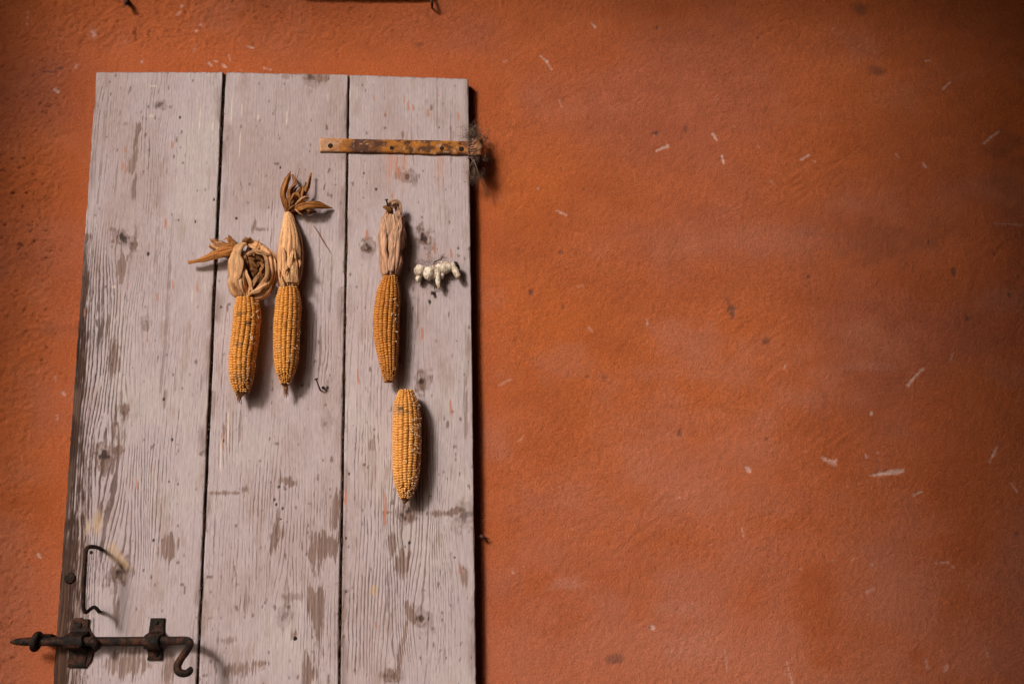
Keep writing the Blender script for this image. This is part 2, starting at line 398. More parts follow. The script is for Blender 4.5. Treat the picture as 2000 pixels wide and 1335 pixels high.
KNOTS = [  # px, py, radius px, worn strength
    (312, 206, 9, .6), (238, 465, 13, .9), (258, 478, 8, .7), (205, 885, 16, 1.), (235, 1115, 17, 1.), (286, 628, 9, .35), (240, 805, 8, .5), (245, 243, 4, .5),
    (610, 152, 12, .5), (553, 1202, 12, .35), (638, 825, 9, .3), (605, 180, 6, .3), (640, 745, 5, .3),
    (797, 345, 13, .75), (717, 486, 13, .7), (830, 466, 14, .8), (826, 744, 13, .85), (797, 1003, 14, .8), (826, 1207, 14, .7), (765, 1318, 12, .7), (908, 1008, 18, .45)]
PATCH = [  # worn to the undercoat: px, py, rx, ry, tilt, strength
    (238, 520, 11, 30, .05, 1), (262, 480, 10, 9, .4, .8), (222, 705, 13, 40, .06, 1), (212, 640, 5, 26, .05, .6), (196, 650, 4, 20, 0, .5), (268, 265, 6, 34, .18, .9), (258, 320, 9, 40, .1, .6), (262, 370, 5, 36, 0, .6),
    (168, 466, 12, 10, 0, .9), (150, 690, 22, 14, 0, .8), (205, 905, 16, 22, 0, 1), (232, 880, 12, 9, 0, .8), (232, 1118, 22, 18, 0, .95), (330, 1070, 15, 26, 0, .85), (245, 800, 10, 12, 0, .8), (224, 830, 4, 40, .03, .7),
    (322, 780, 4, 18, 0, .5), (225, 1160, 5, 40, 0, .6), (245, 1295, 40, 26, 0, .8), (330, 1305, 16, 30, 0, .6), (286, 640, 8, 8, 0, .5), (195, 1000, 5, 30, 0, .6), (230, 1190, 12, 26, .1, .6),
    (618, 152, 28, 10, 0, .8), (560, 150, 20, 6, 0, .5), (510, 448, 20, 5, 0, .9), (497, 440, 4, 14, .2, .7), (540, 1045, 12, 30, .18, .95), (632, 1065, 34, 24, 0, .9), (618, 1190, 14, 46, -.12, .95), (612, 1085, 9, 34, -.1, .9),
    (655, 1000, 10, 36, .15, .9), (563, 940, 16, 10, -.6, .8), (440, 962, 46, 4, 0, .6), (477, 955, 10, 10, 0, .6), (575, 1165, 28, 10, 0, .5), (460, 1305, 40, 14, 0, .6), (440, 1250, 24, 8, .3, .5), (600, 1310, 14, 30, 0, .8),
    (437, 850, 5, 24, 0, .6), (575, 1240, 6, 9, .3, .8), (480, 1170, 4, 40, 0, .5), (508, 1295, 18, 6, 0, .7), (470, 830, 3, 40, 0, .5),
    (785, 1100, 13, 26, .1, .9), (765, 1065, 9, 22, 0, .6), (830, 470, 14, 9, 0, .8), (716, 487, 14, 8, 0, .8), (826, 748, 11, 10, 0, .8), (870, 1002, 34, 6, 0, .8), (893, 995, 14, 7, .5, .8), (797, 1008, 12, 12, 0, .8),
    (800, 1195, 8, 22, -.4, .8), (785, 1270, 6, 60, .12, .6), (765, 1318, 12, 10, 0, .7), (905, 1130, 10, 20, 0, .6), (725, 870, 12, 14, 0, .5), (910, 800, 5, 60, 0, .5), (812, 1205, 10, 12, 0, .6), (875, 830, 4, 8, 0, .9), (787, 263, 4, 9, 0, .9), (760, 1000, 10, 4, 0, .6), (720, 795, 4, 16, 0, .3)]
STROKES = [  # orange paint / rust dashes: px, py, half length px, width px
    (730, 190, 8, 3), (798, 205, 12, 4), (808, 210, 9, 4), (836, 220, 11, 5), (858, 187, 3, 3), (895, 226, 9, 4), (752, 222, 9, 4), (790, 195, 10, 3), (775, 320, 24, 6), (779, 340, 12, 4), (760, 410, 8, 5), (716, 458, 12, 6), (765, 382, 6, 5), (849, 485, 14, 5),
    (881, 495, 11, 4.5), (866, 500, 6, 3), (824, 652, 13, 5), (700, 735, 18, 4), (672, 850, 12, 6), (880, 795, 17, 5), (324, 437, 13, 5), (307, 580, 9, 4), (337, 555, 12, 3), (385, 560, 14, 4), (244, 292, 9, 4), (240, 325, 10, 4), (336, 283, 9, 5),
    (268, 945, 12, 4), (672, 660, 16, 4), (436, 862, 18, 4), (675, 970, 16, 5), (752, 985, 26, 5), (750, 1010, 16, 4), (897, 1110, 12, 4), (735, 1220, 6, 3), (288, 660, 10, 3), (165, 610, 8, 3), (245, 330, 12, 3), (250, 560, 8, 3), (745, 560, 10, 3), (835, 500, 6, 3)]
CREAMS = [(190, 1022, 11, 24, .1), (222, 1080, 15, 18, -.4), (240, 1098, 10, 12, -.7), (730, 1152, 8, 10, 0), (172, 1030, 5, 14, 0)]
PALE = [(390, 235, 2, 34), (452, 215, 2.5, 28), (560, 230, 2, 16), (415, 245, 2, 10), (472, 215, 2, 14), (300, 168, 10, 2), (296, 226, 6, 3), (222, 560, 6, 2), (432, 880, 3, 40), (446, 835, 3, 46), (422, 800, 2, 40), (375, 580, 2, 20), (468, 290, 1.5, 40), (505, 230, 3, 8), (640, 190, 2, 10)]
PIN = [(290, 496, 4), (349, 430, 2.5), (382, 432, 2.5), (352, 230, 3), (545, 950, 3), (536, 975, 3), (540, 985, 3), (552, 992, 2.5), (548, 1013, 2.5), (462, 426, 3), (548, 327, 2.5), (676, 1155, 3), (800, 1060, 3), (676, 1050, 2.5), (735, 370, 3), (711, 338, 2.5), (803, 480, 2), (895, 485, 2.5), (840, 590, 4), (446, 470, 2),
       (320, 780, 3.5), (348, 945, 2), (336, 858, 3), (300, 1055, 3), (590, 752, 3), (640, 757, 3), (432, 600, 3), (418, 390, 3), (888, 1088, 2.5), (682, 925, 2.5), (437, 860, 2.5), (330, 940, 2)]
# fields where the paint has checked along the grain: px, py, rx, ry, strength
CHECK = [(170, 700, 60, 260, .8), (180, 980, 90, 220, .85), (250, 950, 60, 160, .5), (330, 900, 40, 160, .35), (260, 250, 60, 160, .45), (200, 250, 40, 130, .45), (330, 230, 60, 160, .3), (250, 600, 60, 160, .4), (310, 480, 60, 80, .4), (330, 1000, 60, 100, .3),
         (520, 420, 40, 90, .45), (450, 900, 50, 200, .5), (600, 900, 60, 220, .4), (470, 1200, 70, 150, .45), (620, 1180, 50, 150, .5), (530, 1000, 40, 150, .4), (500, 230, 60, 90, .25), (640, 300, 40, 160, .2), (440, 650, 30, 140, .5), (630, 640, 30, 130, .35),
         (800, 700, 30, 160, .55), (760, 1100, 60, 260, .55), (830, 1150, 50, 200, .5), (720, 800, 50, 250, .3), (850, 900, 50, 120, .4), (760, 230, 60, 90, .25), (890, 1150, 30, 200, .35), (700, 1250, 30, 120, .3), (890, 400, 30, 240, .25), (720, 560, 30, 160, .3)]

def line_x(p, q):
    """x of a near-vertical line as a function of z, on the door's face"""
    a = xz(*p, FRONT); b = xz(*q, FRONT)
    return lambda z: a[0] + (b[0] - a[0]) * (z - a[1]) / (b[1] - a[1])

EDGE = [(line_x((188, 140), (103, 1335)), None),
        (line_x((435.2, 140), (383, 1335)), line_x((440.5, 140), (387.6, 1335))),
        (line_x((679.7, 145), (660.2, 1335)), line_x((682.8, 145), (665.2, 1335))),
        (None, line_x((915, 153), (930, 1335)))]
_tops = [xz(188, 140, FRONT), xz(438, 140, FRONT), xz(681, 145, FRONT), xz(915, 153, FRONT)]
def ztop(x):
    return np.interp(x, [t[0] for t in _tops], [t[1] for t in _tops])

def build_plank(k):
    Lf = EDGE[k][0] if k == 0 else EDGE[k][1]
    Rf = EDGE[k + 1][0] if k < 2 else EDGE[3][1]
    zt = ztop(0.5 * (Lf(2.0) + Rf(2.0)))
    taus = np.concatenate([[0, 0, 0.0006, 0.0016], np.arange(0.003, 1.235, 0.0023), np.linspace(1.25, zt - 0.05, 20)])
    n = int(abs(Rf(1.6) - Lf(1.6)) / 0.00080)
    uu = np.concatenate([[0, 0, 0], np.linspace(0, 1, n)[1:-1], [1, 1, 1]])
    nr, nc = len(taus), len(uu)
    zb = zt - taus[:, None] + 0 * uu[None, :]
    jl = 0.0006 * fbm(zb / 0.03, 0 * zb, 50 + k, 3) + (0.0007 * fbm(zb / 0.008, 0 * zb, 53 + k, 2) if k == 0 else 0)
    jr = 0.0006 * fbm(zb / 0.03, 0 * zb, 60 + k, 3)
    XL = Lf(zb) + jl; XR = Rf(zb) + jr
    X = XL + (XR - XL) * uu[None, :]
    Z = zb + (ztop(X) - zt) * (1 - ss(0.0, 1.2, taus)[:, None])
    Z = Z + 0.0007 * fbm(X / 0.02, 0 * X, 65 + k, 3) * (taus[:, None] < 0.003)
    dL = X - XL; dR = XR - X; dT = taus[:, None] + 0 * X
    # ---- grain coordinate (metres across), pushed aside by knots
    G = X + 0.006 * fbm(X / 0.12, Z / 0.45, 100 + k, 2) + 0.0020 * fbm(X / 0.025, Z / 0.07, 110 + k, 3)
    KN = np.zeros_like(X); KR = np.full_like(X, 9.0)
    for (px, py, r, s) in KNOTS:
        kx, kz = xz(px, py, FRONT); r = r * 1.3 * MMPX; s = min(1.0, s * 1.25)
        if not (Lf(kz) - 0.01 < kx < Rf(kz) + 0.01): continue
        dx = X - kx; dz = Z - kz
        rho = np.sqrt(dx ** 2 + (dz / 3.2) ** 2)
        G = G - dx * 0.80 * np.exp(-(rho / (r * 1.6)) ** 2)
        q = np.hypot(dx * (1 + .25 * math.sin(px)) + .35 * math.cos(py) * dz, dz / (1.1 + .3 * math.sin(py))) / r + 0.42 * vn(X / 0.007, Z / 0.008, 120 + k + int(px)) + 0.15 * vn(X / 0.002, Z / 0.004, 121 + k)
        KN = np.maximum(KN, s * (1 - ss(0.75, 1.25, q))); KR = np.minimum(KR, q)
    band = vn(G / 0.0016, Z / 0.22 + 3, 130 + k) * 0.75 + vn(G / 0.0046, Z / 0.4, 135 + k) * 0.40
    brk = fbm(G / 0.0028, Z / 0.014, 140 + k, 3)
    region = 0.22 + 0.55 * fbm(X / 0.07, Z / 0.16, 145 + k, 3)
    for (px, py, rx, ry, s) in CHECK:
        kx, kz = xz(px, py, FRONT)
        region = region + 0.95 * s * np.exp(-((X - kx) / (rx * MMPX)) ** 2 - ((Z - kz) / (ry * MMPX)) ** 2)
    if k == 0:
        za = np.interp(-Z, -np.array([xz(100, y, FRONT)[1] for y in (430, 520, 760, 1335)]), [0.0, 0.4, 0.9, 1.0])
        region = region + 1.0 * za * (1 - ss(0.025, 0.075, dL + 0.02 * fbm(X / 0.05, Z / 0.1, 148, 2)))
    chk = ss(0.54, 0.80, band + 0.60 * brk + 0.45 * (np.clip(region, 0, 1.1) - 0.62)) * ss(0.05, 0.5, region)
    ring = np.cos(2 * math.pi * (G / 0.0056 + 1.1 * vn(G / 0.020, Z / 0.22, 146 + k) + 0.16 * brk))
    rg = np.clip(region, 0, 1.2)
    line = ss(0.86 - 0.55 * rg * ss(0.6, 1.2, rg), 1.0, ring + 0.10 * brk)
    gate = ss(-0.30, 0.25, 1.1 * fbm(G / 0.007, Z / 0.030, 147 + k, 3) + 0.5 * fbm(X / 0.06, Z / 0.09, 148 + k, 2) + 0.8 * (rg - 0.68))
    chk = np.maximum(line * gate * (0.35 + 0.65 * ss(0.3, 0.9, rg)), 0.75 * chk * ss(0.15, 0.6, fbm(X / 0.05, Z / 0.12, 149 + k, 2) + 0.35))
    wide = 0.55 * fbm(X / 0.006, Z / 0.016, 150 + k, 3) + 0.6 * fbm(G / 0.0026, Z / 0.022, 151 + k, 2)
    # ---- paint
    C = np.empty(X.shape + (3,)); C[:] = PAINT
    big = fbm(X / 0.10, Z / 0.16, 155 + k, 4); med = fbm(X / 0.02, Z / 0.06, 156 + k, 3); fin = fbm(X / 0.003, Z / 0.02, 157 + k, 2)
    C = mix(C, srgb(173, 149, 146), ss(-0.1, 0.6, big) * 0.65)
    C = mix(C, srgb(196, 182, 180), ss(0.0, 0.6, -big + 0.3 * med) * 0.55)
    C = mix(C, srgb(158, 132, 122), ss(0.15, 0.7, med) * 0.45)
    C = C * (1 + 0.055 * fin + 0.03 * med)[..., None]
    Hh = 0.00010 * fin + 0.0002 * band * 0.5
    # faint grain print through the paint
    C = mix(C, srgb(140, 114, 104), ss(0.35, 1.0, ring) * 0.16)
    C = mix(C, srgb(134, 108, 100), ss(0.55, 0.85, fbm(X / 0.0022, Z / 0.007, 161 + k, 2)) * ss(-0.2, 0.4, big + 0.3 * med) * 0.5)      # open pores
    # worn patches
    W = np.zeros_like(X)
    for (px, py, rx, ry, tilt, s) in PATCH:
        kx, kz = xz(px, py, FRONT)
        if not (Lf(kz) - 0.03 < kx < Rf(kz) + 0.03): continue
        dx = X - kx; dz = Z - kz
        dx = dx - math.tan(tilt) * dz
        rho = np.hypot(dx / (rx * MMPX), dz / (ry * MMPX))
        W = np.maximum(W, s * (1 - ss(0.55, 1.25, rho - 0.85 * wide - 0.32 * band)))
    # worn left stile of the first plank and the arrises
    if k == 0:
        dn = np.array([xz(100, y, FRONT)[1] for y in (430, 520, 760, 1335)])
        a0 = np.interp(-Z, -dn, [0.0, 0.35, 0.7, 1.0])
        wid = 0.010 + 0.030 * a0
        edge = a0 * (1 - ss(0.2, 1.5, dL / wid + 0.5 * wide + 0.75 * band + 0.35 * fbm(X / 0.03, Z / 0.05, 158, 3)))
        W = np.maximum(W, edge * 1.15)
        bareE = ss(0.0, 0.4, a0) * (1 - ss(0.45, 0.95, dL / (0.007 + 0.030 * a0) + 0.5 * wide + 0.5 * band))
    else:
        bareE = np.zeros_like(X)
    ar = 1 - ss(0.0008, 0.004, np.minimum(dL, dR) + 0.0016 * wide)
    W = np.maximum(W, 0.75 * ar * ss(-0.3, 0.35, fbm(Z / 0.05, X / 0.05, 159 + k, 3)))
    W = np.maximum(W, 0.6 * (1 - ss(0.001, 0.005, dT + 0.002 * wide)))
    Wm = ss(0.25, 0.65, W) * 0.88
    und = UNDER * (1 + 0.16 * fin + 0.14 * med)[..., None]
    und = mix(und, srgb(92, 66, 56), ss(0.2, 0.7, band) * 0.6)
    und = mix(und, srgb(168, 142, 132), ss(0.25, 0.6, -band + 0.5 * wide) * 0.6)
    C = C * (1 - Wm[..., None]) + und * Wm[..., None]
    Hh = Hh - 0.00035 * Wm
    bare = BARE * (1 + 0.2 * fin + 0.25 * med)[..., None]
    bare = mix(bare, srgb(34, 21, 16), ss(0.0, 0.6, band))
    bare = mix(bare, srgb(120, 84, 62), ss(0.35, 0.8, -band) * 0.5)
    bm_ = np.clip(bareE, 0, 1)[..., None]
    C = C * (1 - bm_) + bare * bm_
    # checks along the grain
    C = mix(C, srgb(114, 89, 81), chk * 0.56)
    C = mix(C, CRACK, ss(0.55, 1.0, chk) * ss(-0.1, 0.4, fbm(X / 0.02, Z / 0.05, 160 + k, 2) + 0.5 * (region - 0.75)) * 0.45)
    Hh = Hh - 0.0007 * chk
    if k == 0:
        deep = ss(0.15, 0.8, chk) * za * (1 - ss(0.035, 0.085, dL + 0.02 * wide))
        C = mix(C, srgb(62, 42, 36), deep * 0.8)
    # knots
    ring = 0.5 + 0.5 * np.sin(KR * 8 + 3.5 * wide)
    C = mix(C, srgb(112, 84, 74), KN * (0.45 + 0.5 * ring) * (0.65 + 0.35 * ss(-0.4, 0.3, wide)))
    C = mix(C, srgb(54, 38, 34), KN * (1 - ss(0.12, 0.42, KR + 0.15 * wide)) * 0.9)
    C = mix(C, srgb(190, 168, 158), KN * ss(0.25, 0.6, wide) * 0.6)
    Hh = Hh + 0.0004 * KN * ring - 0.0008 * KN * (1 - ss(0.1, 0.4, KR))
    # marks
    for (px, py, hl, w) in STROKES:
        kx, kz = xz(px, py, FRONT)
        if not (Lf(kz) < kx < Rf(kz)): continue
        dz = (Z - kz) / (hl * MMPX); dx = (X - kx + 0.05 * (Z - kz) + 0.001 * vn(Z / 0.012, 0 * Z, int(px))) / (w * 0.55 * MMPX * (1 - 0.25 * dz))
        C = mix(C, RUSTP, (1 - ss(0.5, 1.1, np.maximum(np.abs(dz) + 0.2 * fin, np.abs(dx) + 0.35 * wide))) * 0.75)
    for (px, py, rx, ry, tilt) in CREAMS:
        kx, kz = xz(px, py, FRONT)
        dx = X - kx - math.tan(tilt) * (Z - kz)
        rho = np.hypot(dx / (rx * MMPX), (Z - kz) / (ry * MMPX)) + 0.4 * wide + 0.2 * band
        C = mix(C, CREAM * (1 + 0.1 * fin)[..., None], (1 - ss(0.6, 1.1, rho)) * 0.9) if False else mix(C, CREAM, (1 - ss(0.5, 1.2, rho)) * 0.62)
    for (px, py, rx, ry) in PALE:
        kx, kz = xz(px, py, FRONT)
        rho = np.maximum(np.abs(X - kx) / (rx * 0.8 * MMPX), np.abs(Z - kz) / (ry * MMPX)) + 0.5 * wide + 0.2 * fin
        C = mix(C, srgb(226, 206, 194), (1 - ss(0.4, 1.1, rho)) * 0.7)
    for (px, py, r) in PIN:
        kx, kz = xz(px, py, FRONT)
        rho = np.hypot(X - kx, (Z - kz) * 0.8) / (r * 0.85 * MMPX) + 0.3 * vn(X / 0.002, Z / 0.003, 190)
        m = 1 - ss(0.6, 1.1, rho)
        C = mix(C, srgb(30, 22, 20), m * 0.95); Hh = Hh - 0.0015 * m
    # small dark specks, and dirt along the joints
    sp = ss(0.66, 0.82, fbm(X / 0.007, Z / 0.012, 170 + k, 2))
    C = mix(C, srgb(98, 76, 66), sp * 0.7)
    dj = (1 - ss(0.001, 0.016, np.minimum(dL, dR) + 0.008 * med)) * ss(-0.1, 0.5, fbm(X / 0.02, Z / 0.06, 175 + k, 3))
    C = mix(C, srgb(118, 92, 80), dj * 0.55)
    # rust run under the strap hinge and bolt
    if k == 2:
        for hx, s in ((763, .5), (860, .35), (790, .4)):
            kx, kz = xz(hx, 300, FRONT)
            m = np.exp(-((X - kx) / 0.008) ** 2) * ss(0, 0.004, kz - Z) * (1 - ss(0.02, 0.09, kz - Z + 0.02 * wide))
            C = mix(C, srgb(196, 132, 100), m * s)
    # ---- depth
    b = 0.0022
    e = np.minimum(np.minimum(dL, dR), dT)
    drop = np.where(e < b, b - np.sqrt(np.maximum(b * b - (b - np.minimum(e, b)) ** 2, 0)), 0)
    Y = -(FRONT - drop + Hh + 0.0012 * fbm(X / 0.15, Z / 0.5, 180 + k, 2))
    Y[:, 0] = -0.006; Y[:, -1] = -0.006
    Y[:, 1] = -(FRONT - b); Y[:, -2] = -(FRONT - b)
    Y[0, :] = -0.006; Y[1, :] = -(FRONT - b)
    side = np.zeros_like(X); side[:, :2] = 1; side[:, -2:] = 1; side[:2, :] = 1
    C = mix(C, srgb(70, 50, 42), side * 0.9)
    return mesh_np('plank', np.stack([X, Y, Z], -1), grid_faces(nr, nc)[:, ::-1], M_plank, DOOR, C)
for k in range(3):
    build_plank(k)
for gi in (1, 2):                               # the tongue of each joint, recessed between the planks
    fa, fb = EDGE[gi]; z0, z1 = 0.06, ztop(fa(2.1)) - 0.002
    zz = np.linspace(z0, z1, 240); V = []
    for z in zz:
        yb = -(FRONT - 0.0075 + 0.0015 * float(vn(z / 0.02, gi, 210)))
        V += [(fa(z) - .004, -.008, z), (fa(z) - .004, yb, z), (fb(z) + .004, yb, z), (fb(z) + .004, -.008, z)]
    mesh_np('tongue', np.array(V), grid_faces(len(zz), 4), M_debris, DOOR)

def disc(name, px, py, r, h, mat, parent, depth=FRONT, dome=0.5, seed=0):
    """small round head lying on the door: r and h in metres"""
    c = P(px, py, depth)
    n = 14; V = []; prof = [(1.0, -0.3), (1.0, 0.45), (0.86, 0.75), (0.5, 0.75 + 0.25 * dome), (0.001, 0.75 + 0.3 * dome)]
    for i, (a, b) in enumerate(prof):
        t = np.linspace(0, 2 * math.pi, n, endpoint=False)
        rr = r * a * (1 + 0.09 * vn(t * 1.2, i * 0.2, seed + 5))
        V.append(np.stack([c.x + rr * np.cos(t), np.full(n, c.y - h * b), c.z + rr * np.sin(t)], -1))
    return mesh_np(name, np.concatenate(V), [tuple(q) for q in grid_faces(len(prof), n, 0, True)], mat, parent)

# ---- strap hinge
def strap_plate():
    top0, bot0 = P(625, 271, FRONT), P(625, 298, FRONT)
    top1, bot1 = P(918, 277, FRONT), P(918, 304, FRONT)
    n, m = 120, 14
    T, S = np.meshgrid(np.linspace(0, 1, n), np.linspace(0, 1, m))
    def lerp2(a, b, c, d): return (a * (1 - T) + c * T) * (1 - S) + (b * (1 - T) + d * T) * S
    X = lerp2(top0.x, bot0.x, top1.x, bot1.x); Z = lerp2(top0.z, bot0.z, top1.z, bot1.z)
    Z += 0.0010 * fbm(X / 0.02, Z / 0.05, 300, 3) * np.abs(2 * S - 1)
    X += 0.0012 * fbm(Z / 0.008, X * 0, 301, 2) * (1 - T) ** 8
    ed = np.minimum(np.minimum(S, 1 - S) * 0.025, T * 0.26)
    lift = 0.0050 - 0.0022 * (1 - ss(0, 0.003, ed)) + 0.0009 * fbm(X / 0.012, Z / 0.008, 302, 3)
    Y = -(FRONT + lift)
    V = np.stack([X, Y, Z], -1).reshape(-1, 3)
    Vb = V.copy(); Vb[:, 1] = -FRONT + 0.001
    F = [tuple(q[::-1]) for q in grid_faces(m, n)]
    o = m * n
    loop = [j for j in range(n)] + [i * n + n - 1 for i in range(1, m)] + [(m - 1) * n + j for j in range(n - 2, -1, -1)] + [i * n for i in range(m - 2, 0, -1)]
    for a, b in zip(loop, loop[1:] + loop[:1]): F.append((a, b, b + o, a + o))
    # colour: orange rust with dark scale and grey paint remains at the ends
    C = np.empty(X.shape + (3,)); C[:] = srgb(168, 106, 48)
    f1 = fbm(X / 0.010, Z / 0.009, 310, 4); f2 = fbm(X / 0.05, Z / 0.03, 311, 3)
    C = mix(C, srgb(196, 128, 62), ss(0.1, 0.6, f1) * 0.7)
    C = mix(C, srgb(84, 54, 40), ss(0.0, 0.3, -f1 + 0.55 * f2) * 0.9)
    x0 = P(700, 285, FRONT).x
    C = mix(C, srgb(86, 58, 50), np.exp(-((X - x0) / 0.055) ** 2) * ss(-0.35, 0.25, f2 - 0.25 * f1) * 0.85)
    C = mix(C, srgb(196, 150, 118), (1 - ss(0.02, 0.20, T + 0.16 * f1)) * 0.85)
    C = mix(C, srgb(206, 168, 140), ss(0.45, 0.6, fbm(X / 0.006, Z / 0.005, 312, 2)) * 0.6)
    C = mix(C, srgb(178, 120, 86), ss(0.94, 1.0, T) * 0.6)
    Cb = np.tile(srgb(80, 52, 38), (o, 1))
    return mesh_np('hinge_strap', np.concatenate([V, Vb]), F, M_strap, DOOR, np.concatenate([C.reshape(-1, 3), Cb]))
M_strap = material('flaking_rust', None, rough=0.9, spec=0.2, nscale=380, namt=0.35, bscale=420, bump=0.7, bdist=0.0014, detail=6)
STRAP = strap_plate()
for (px, py, r) in [(645, 285, 5), (765, 289, 4.3), (863, 290, 4.6), (901, 291, 5.2)]:
    disc('nail_head', px, py, r * MMPX, 0.0018, M_hole, STRAP, FRONT + 0.0045, seed=px)
a = P(931, 274, FRONT + 0.006); b = P(931, 306, FRONT + 0.006)
v, f = tube_np([(a.x, a.y, a.z), ((a.x + b.x) / 2 + .0006, a.y - .001, (a.z + b.z) / 2), (b.x, b.y, b.z)], [0.0105, 0.0122, 0.0108], n=12, sides=16, jit=0.12, seed=4)
cc = fbm(v[:, 0] / 0.006, v[:, 2] / 0.006, 320, 3)
C = mix(np.tile(srgb(150, 92, 56), (len(v), 1)), srgb(206, 150, 112), ss(-0.1, 0.4, cc)); C = mix(C, srgb(80, 52, 40), ss(0.1, 0.5, -cc))
mesh_np('hinge_knuckle', v, f, M_strap, STRAP, C)
pin = tube('hinge_pin', [P(932, 306, .046), P(932.5, 318, .044), P(933, 326, .03), P(935, 330, -.004)], [0.0075, 0.0075, 0.0065, 0.006], M_iron)
tag(pin, 'dark iron pin in the wall under the strap hinge knuckle', 'hinge pin')

# ---- slide bolt
def rod(name, pts, rad, mat, parent, **k):
    return tube(name, [P(*p) for p in pts], [r * MMPX for r in rad], mat, parent, **k)
BD = FRONT + 0.019                                # depth of the bolt's axis
bolt = rod('slide_bolt', [(20, 1253, BD), (30, 1252.5, BD), (48, 1252, BD), (80, 1252, BD), (200, 1252, BD), (290, 1251, BD), (352, 1250, BD)],
           [1.5, 5.2, 7, 7.6, 8, 8, 7.4], M_iron, DOOR, n=70, sides=16, jit=0.05)
rod('bolt_handle', [(346, 1250, BD), (358, 1249.5, BD + .004), (368, 1251, BD + .016), (371, 1258, BD + .030), (364, 1271, BD + .042), (354, 1285, BD + .050), (347, 1298, BD + .055), (348, 1309, BD + .058), (356, 1314, BD + .058), (366, 1313, BD + .057), (371, 1308, BD + .056), (368, 1303, BD + .056)],
    [7.2, 7.2, 6.8, 6.5, 6.6, 6.6, 6.8, 6.8, 6.5, 6.2, 5.6, 4.0], M_iron, bolt, n=80, sides=14, jit=0.05)
# keeper eye in the wall
keep = empty('bolt_keeper', 'dark iron eye fixed in the orange wall, holding the pointed bolt end', 'keeper')
th = np.linspace(0, 2 * math.pi, 40)
c0 = P(71, 1252, BD)
ringpts = []
V = []
nr_, ns_ = 36, 12
for i in range(nr_):
    a = 2 * math.pi * i / nr_
    for j in range(ns_):
        q = 2 * math.pi * j / ns_
        rr = 0.0118 + 0.0042 * math.cos(q)
        V.append((c0.x + 0.0052 * math.sin(q) + 0.003 * math.cos(a) * 0.6, c0.y - rr * math.sin(a), c0.z + rr * math.cos(a)))
F = []
for i in range(nr_):
    for j in range(ns_):
        F.append((i * ns_ + j, ((i + 1) % nr_) * ns_ + j, ((i + 1) % nr_) * ns_ + (j + 1) % ns_, i * ns_ + (j + 1) % ns_))
mesh_np('eye', np.array(V), F, M_iron, keep)
rod('shank', [(72, 1244, BD - .009), (80, 1246, .022), (86, 1247, -.006)], [7, 7, 6.5], M_iron, keep, jit=0.1)
rod('clip', [(76, 1242, BD + .002), (88, 1242, BD - .004), (99, 1243, BD - .012), (106, 1244, BD - .030)], [5, 5, 5.5, 4.5], M_iron, keep, jit=0.15)

def ribbon_np(pts, widths, n=40, m=23, cup=0.0, pleat=0.0, pf=3.0, normal=(0, -1, 0), twist=None, seed=0, wob=0.0, rag=False):
    pts = np.array([tuple(p) for p in pts], float)
    c = crom(pts, n); w = np.maximum(crom(widths, n)[:, 0], 0.0002)
    tw = crom(twist, n)[:, 0] if twist is not None else np.zeros(n)
    T = nrm(np.gradient(c, axis=0)); N0 = np.array(normal, float)
    N = nrm(N0 - T * (T @ N0)[:, None]); B = np.cross(T, N)
    N2 = N * np.cos(tw)[:, None] + B * np.sin(tw)[:, None]; B2 = B * np.cos(tw)[:, None] - N * np.sin(tw)[:, None]
    j = np.linspace(-1, 1, m)
    tt = np.linspace(0, 1, n)
    J, TT = np.meshgrid(j, tt)
    lift = cup * w[:, None] * (1 - J ** 2) + pleat * w[:, None] * np.sin(J * pf * math.pi + seed + 1.3 * vn(TT * 2, J * 0, seed)) * (0.6 + 0.4 * vn(J * 2, TT * 3, seed + 3))
    lift += wob * vn(J * 1.5, TT * 4, seed + 9)
    if rag:
        lift += 0.16 * w[:, None] * vn(J * 3.2, TT * 1.8, seed + 11) + 0.05 * w[:, None] * vn(J * 9, TT * 2.5, seed + 12) + 0.34 * w[:, None] * vn(J * 1.3, TT * 6, seed + 13)
    wj = J * w[:, None] * (1 + (0.30 if rag else 0.0) * vn(TT * 7, np.sign(J), seed + 5) * np.abs(J))
    V = c[:, None, :] + B2[:, None, :] * wj[..., None] + N2[:, None, :] * lift[..., None]
    return V, J, TT

def husk_color(J, TT, base, seed, dark=0.5):
    C = np.empty(J.shape + (3,)); C[:] = base
    st = vn(J * 3.5, TT * 1.6, seed) * 0.5 + vn(J * 11, TT * 3, seed + 2) * 0.4
    bl = fbm(J * 1.5, TT * 3, seed + 4, 3)
    C = C * (1 + 0.55 * st + 0.30 * bl)[..., None]
    C = mix(C, base * np.array((0.50, 0.40, 0.32)), ss(0.86, 1.0, np.abs(J) + 0.12 * st) * 0.28)
    C = mix(C, base * np.array((0.40, 0.33, 0.27)), ss(0.2, 0.6, bl + 0.35 * st) * dark)
    C = mix(C, np.minimum(base * 1.5 + .02, 0.8), ss(0.1, 0.6, -bl + 0.4 * st) * 0.6)
    return C

def ribbon(name, pts, widths, parent, base, mat=None, thick=0.00022, dark=0.5, seed=0, **k):
    V, J, TT = ribbon_np(pts, widths, seed=seed, rag=True, **k)
    n, m = J.shape
    o = mesh_np(name, V, [tuple(q) for q in grid_faces(n, m)], mat or M_husk, parent, husk_color(J, TT, base, seed, dark))
    md = o.modifiers.new('thickness', 'SOLIDIFY'); md.thickness = thick; md.offset = 0
    return o

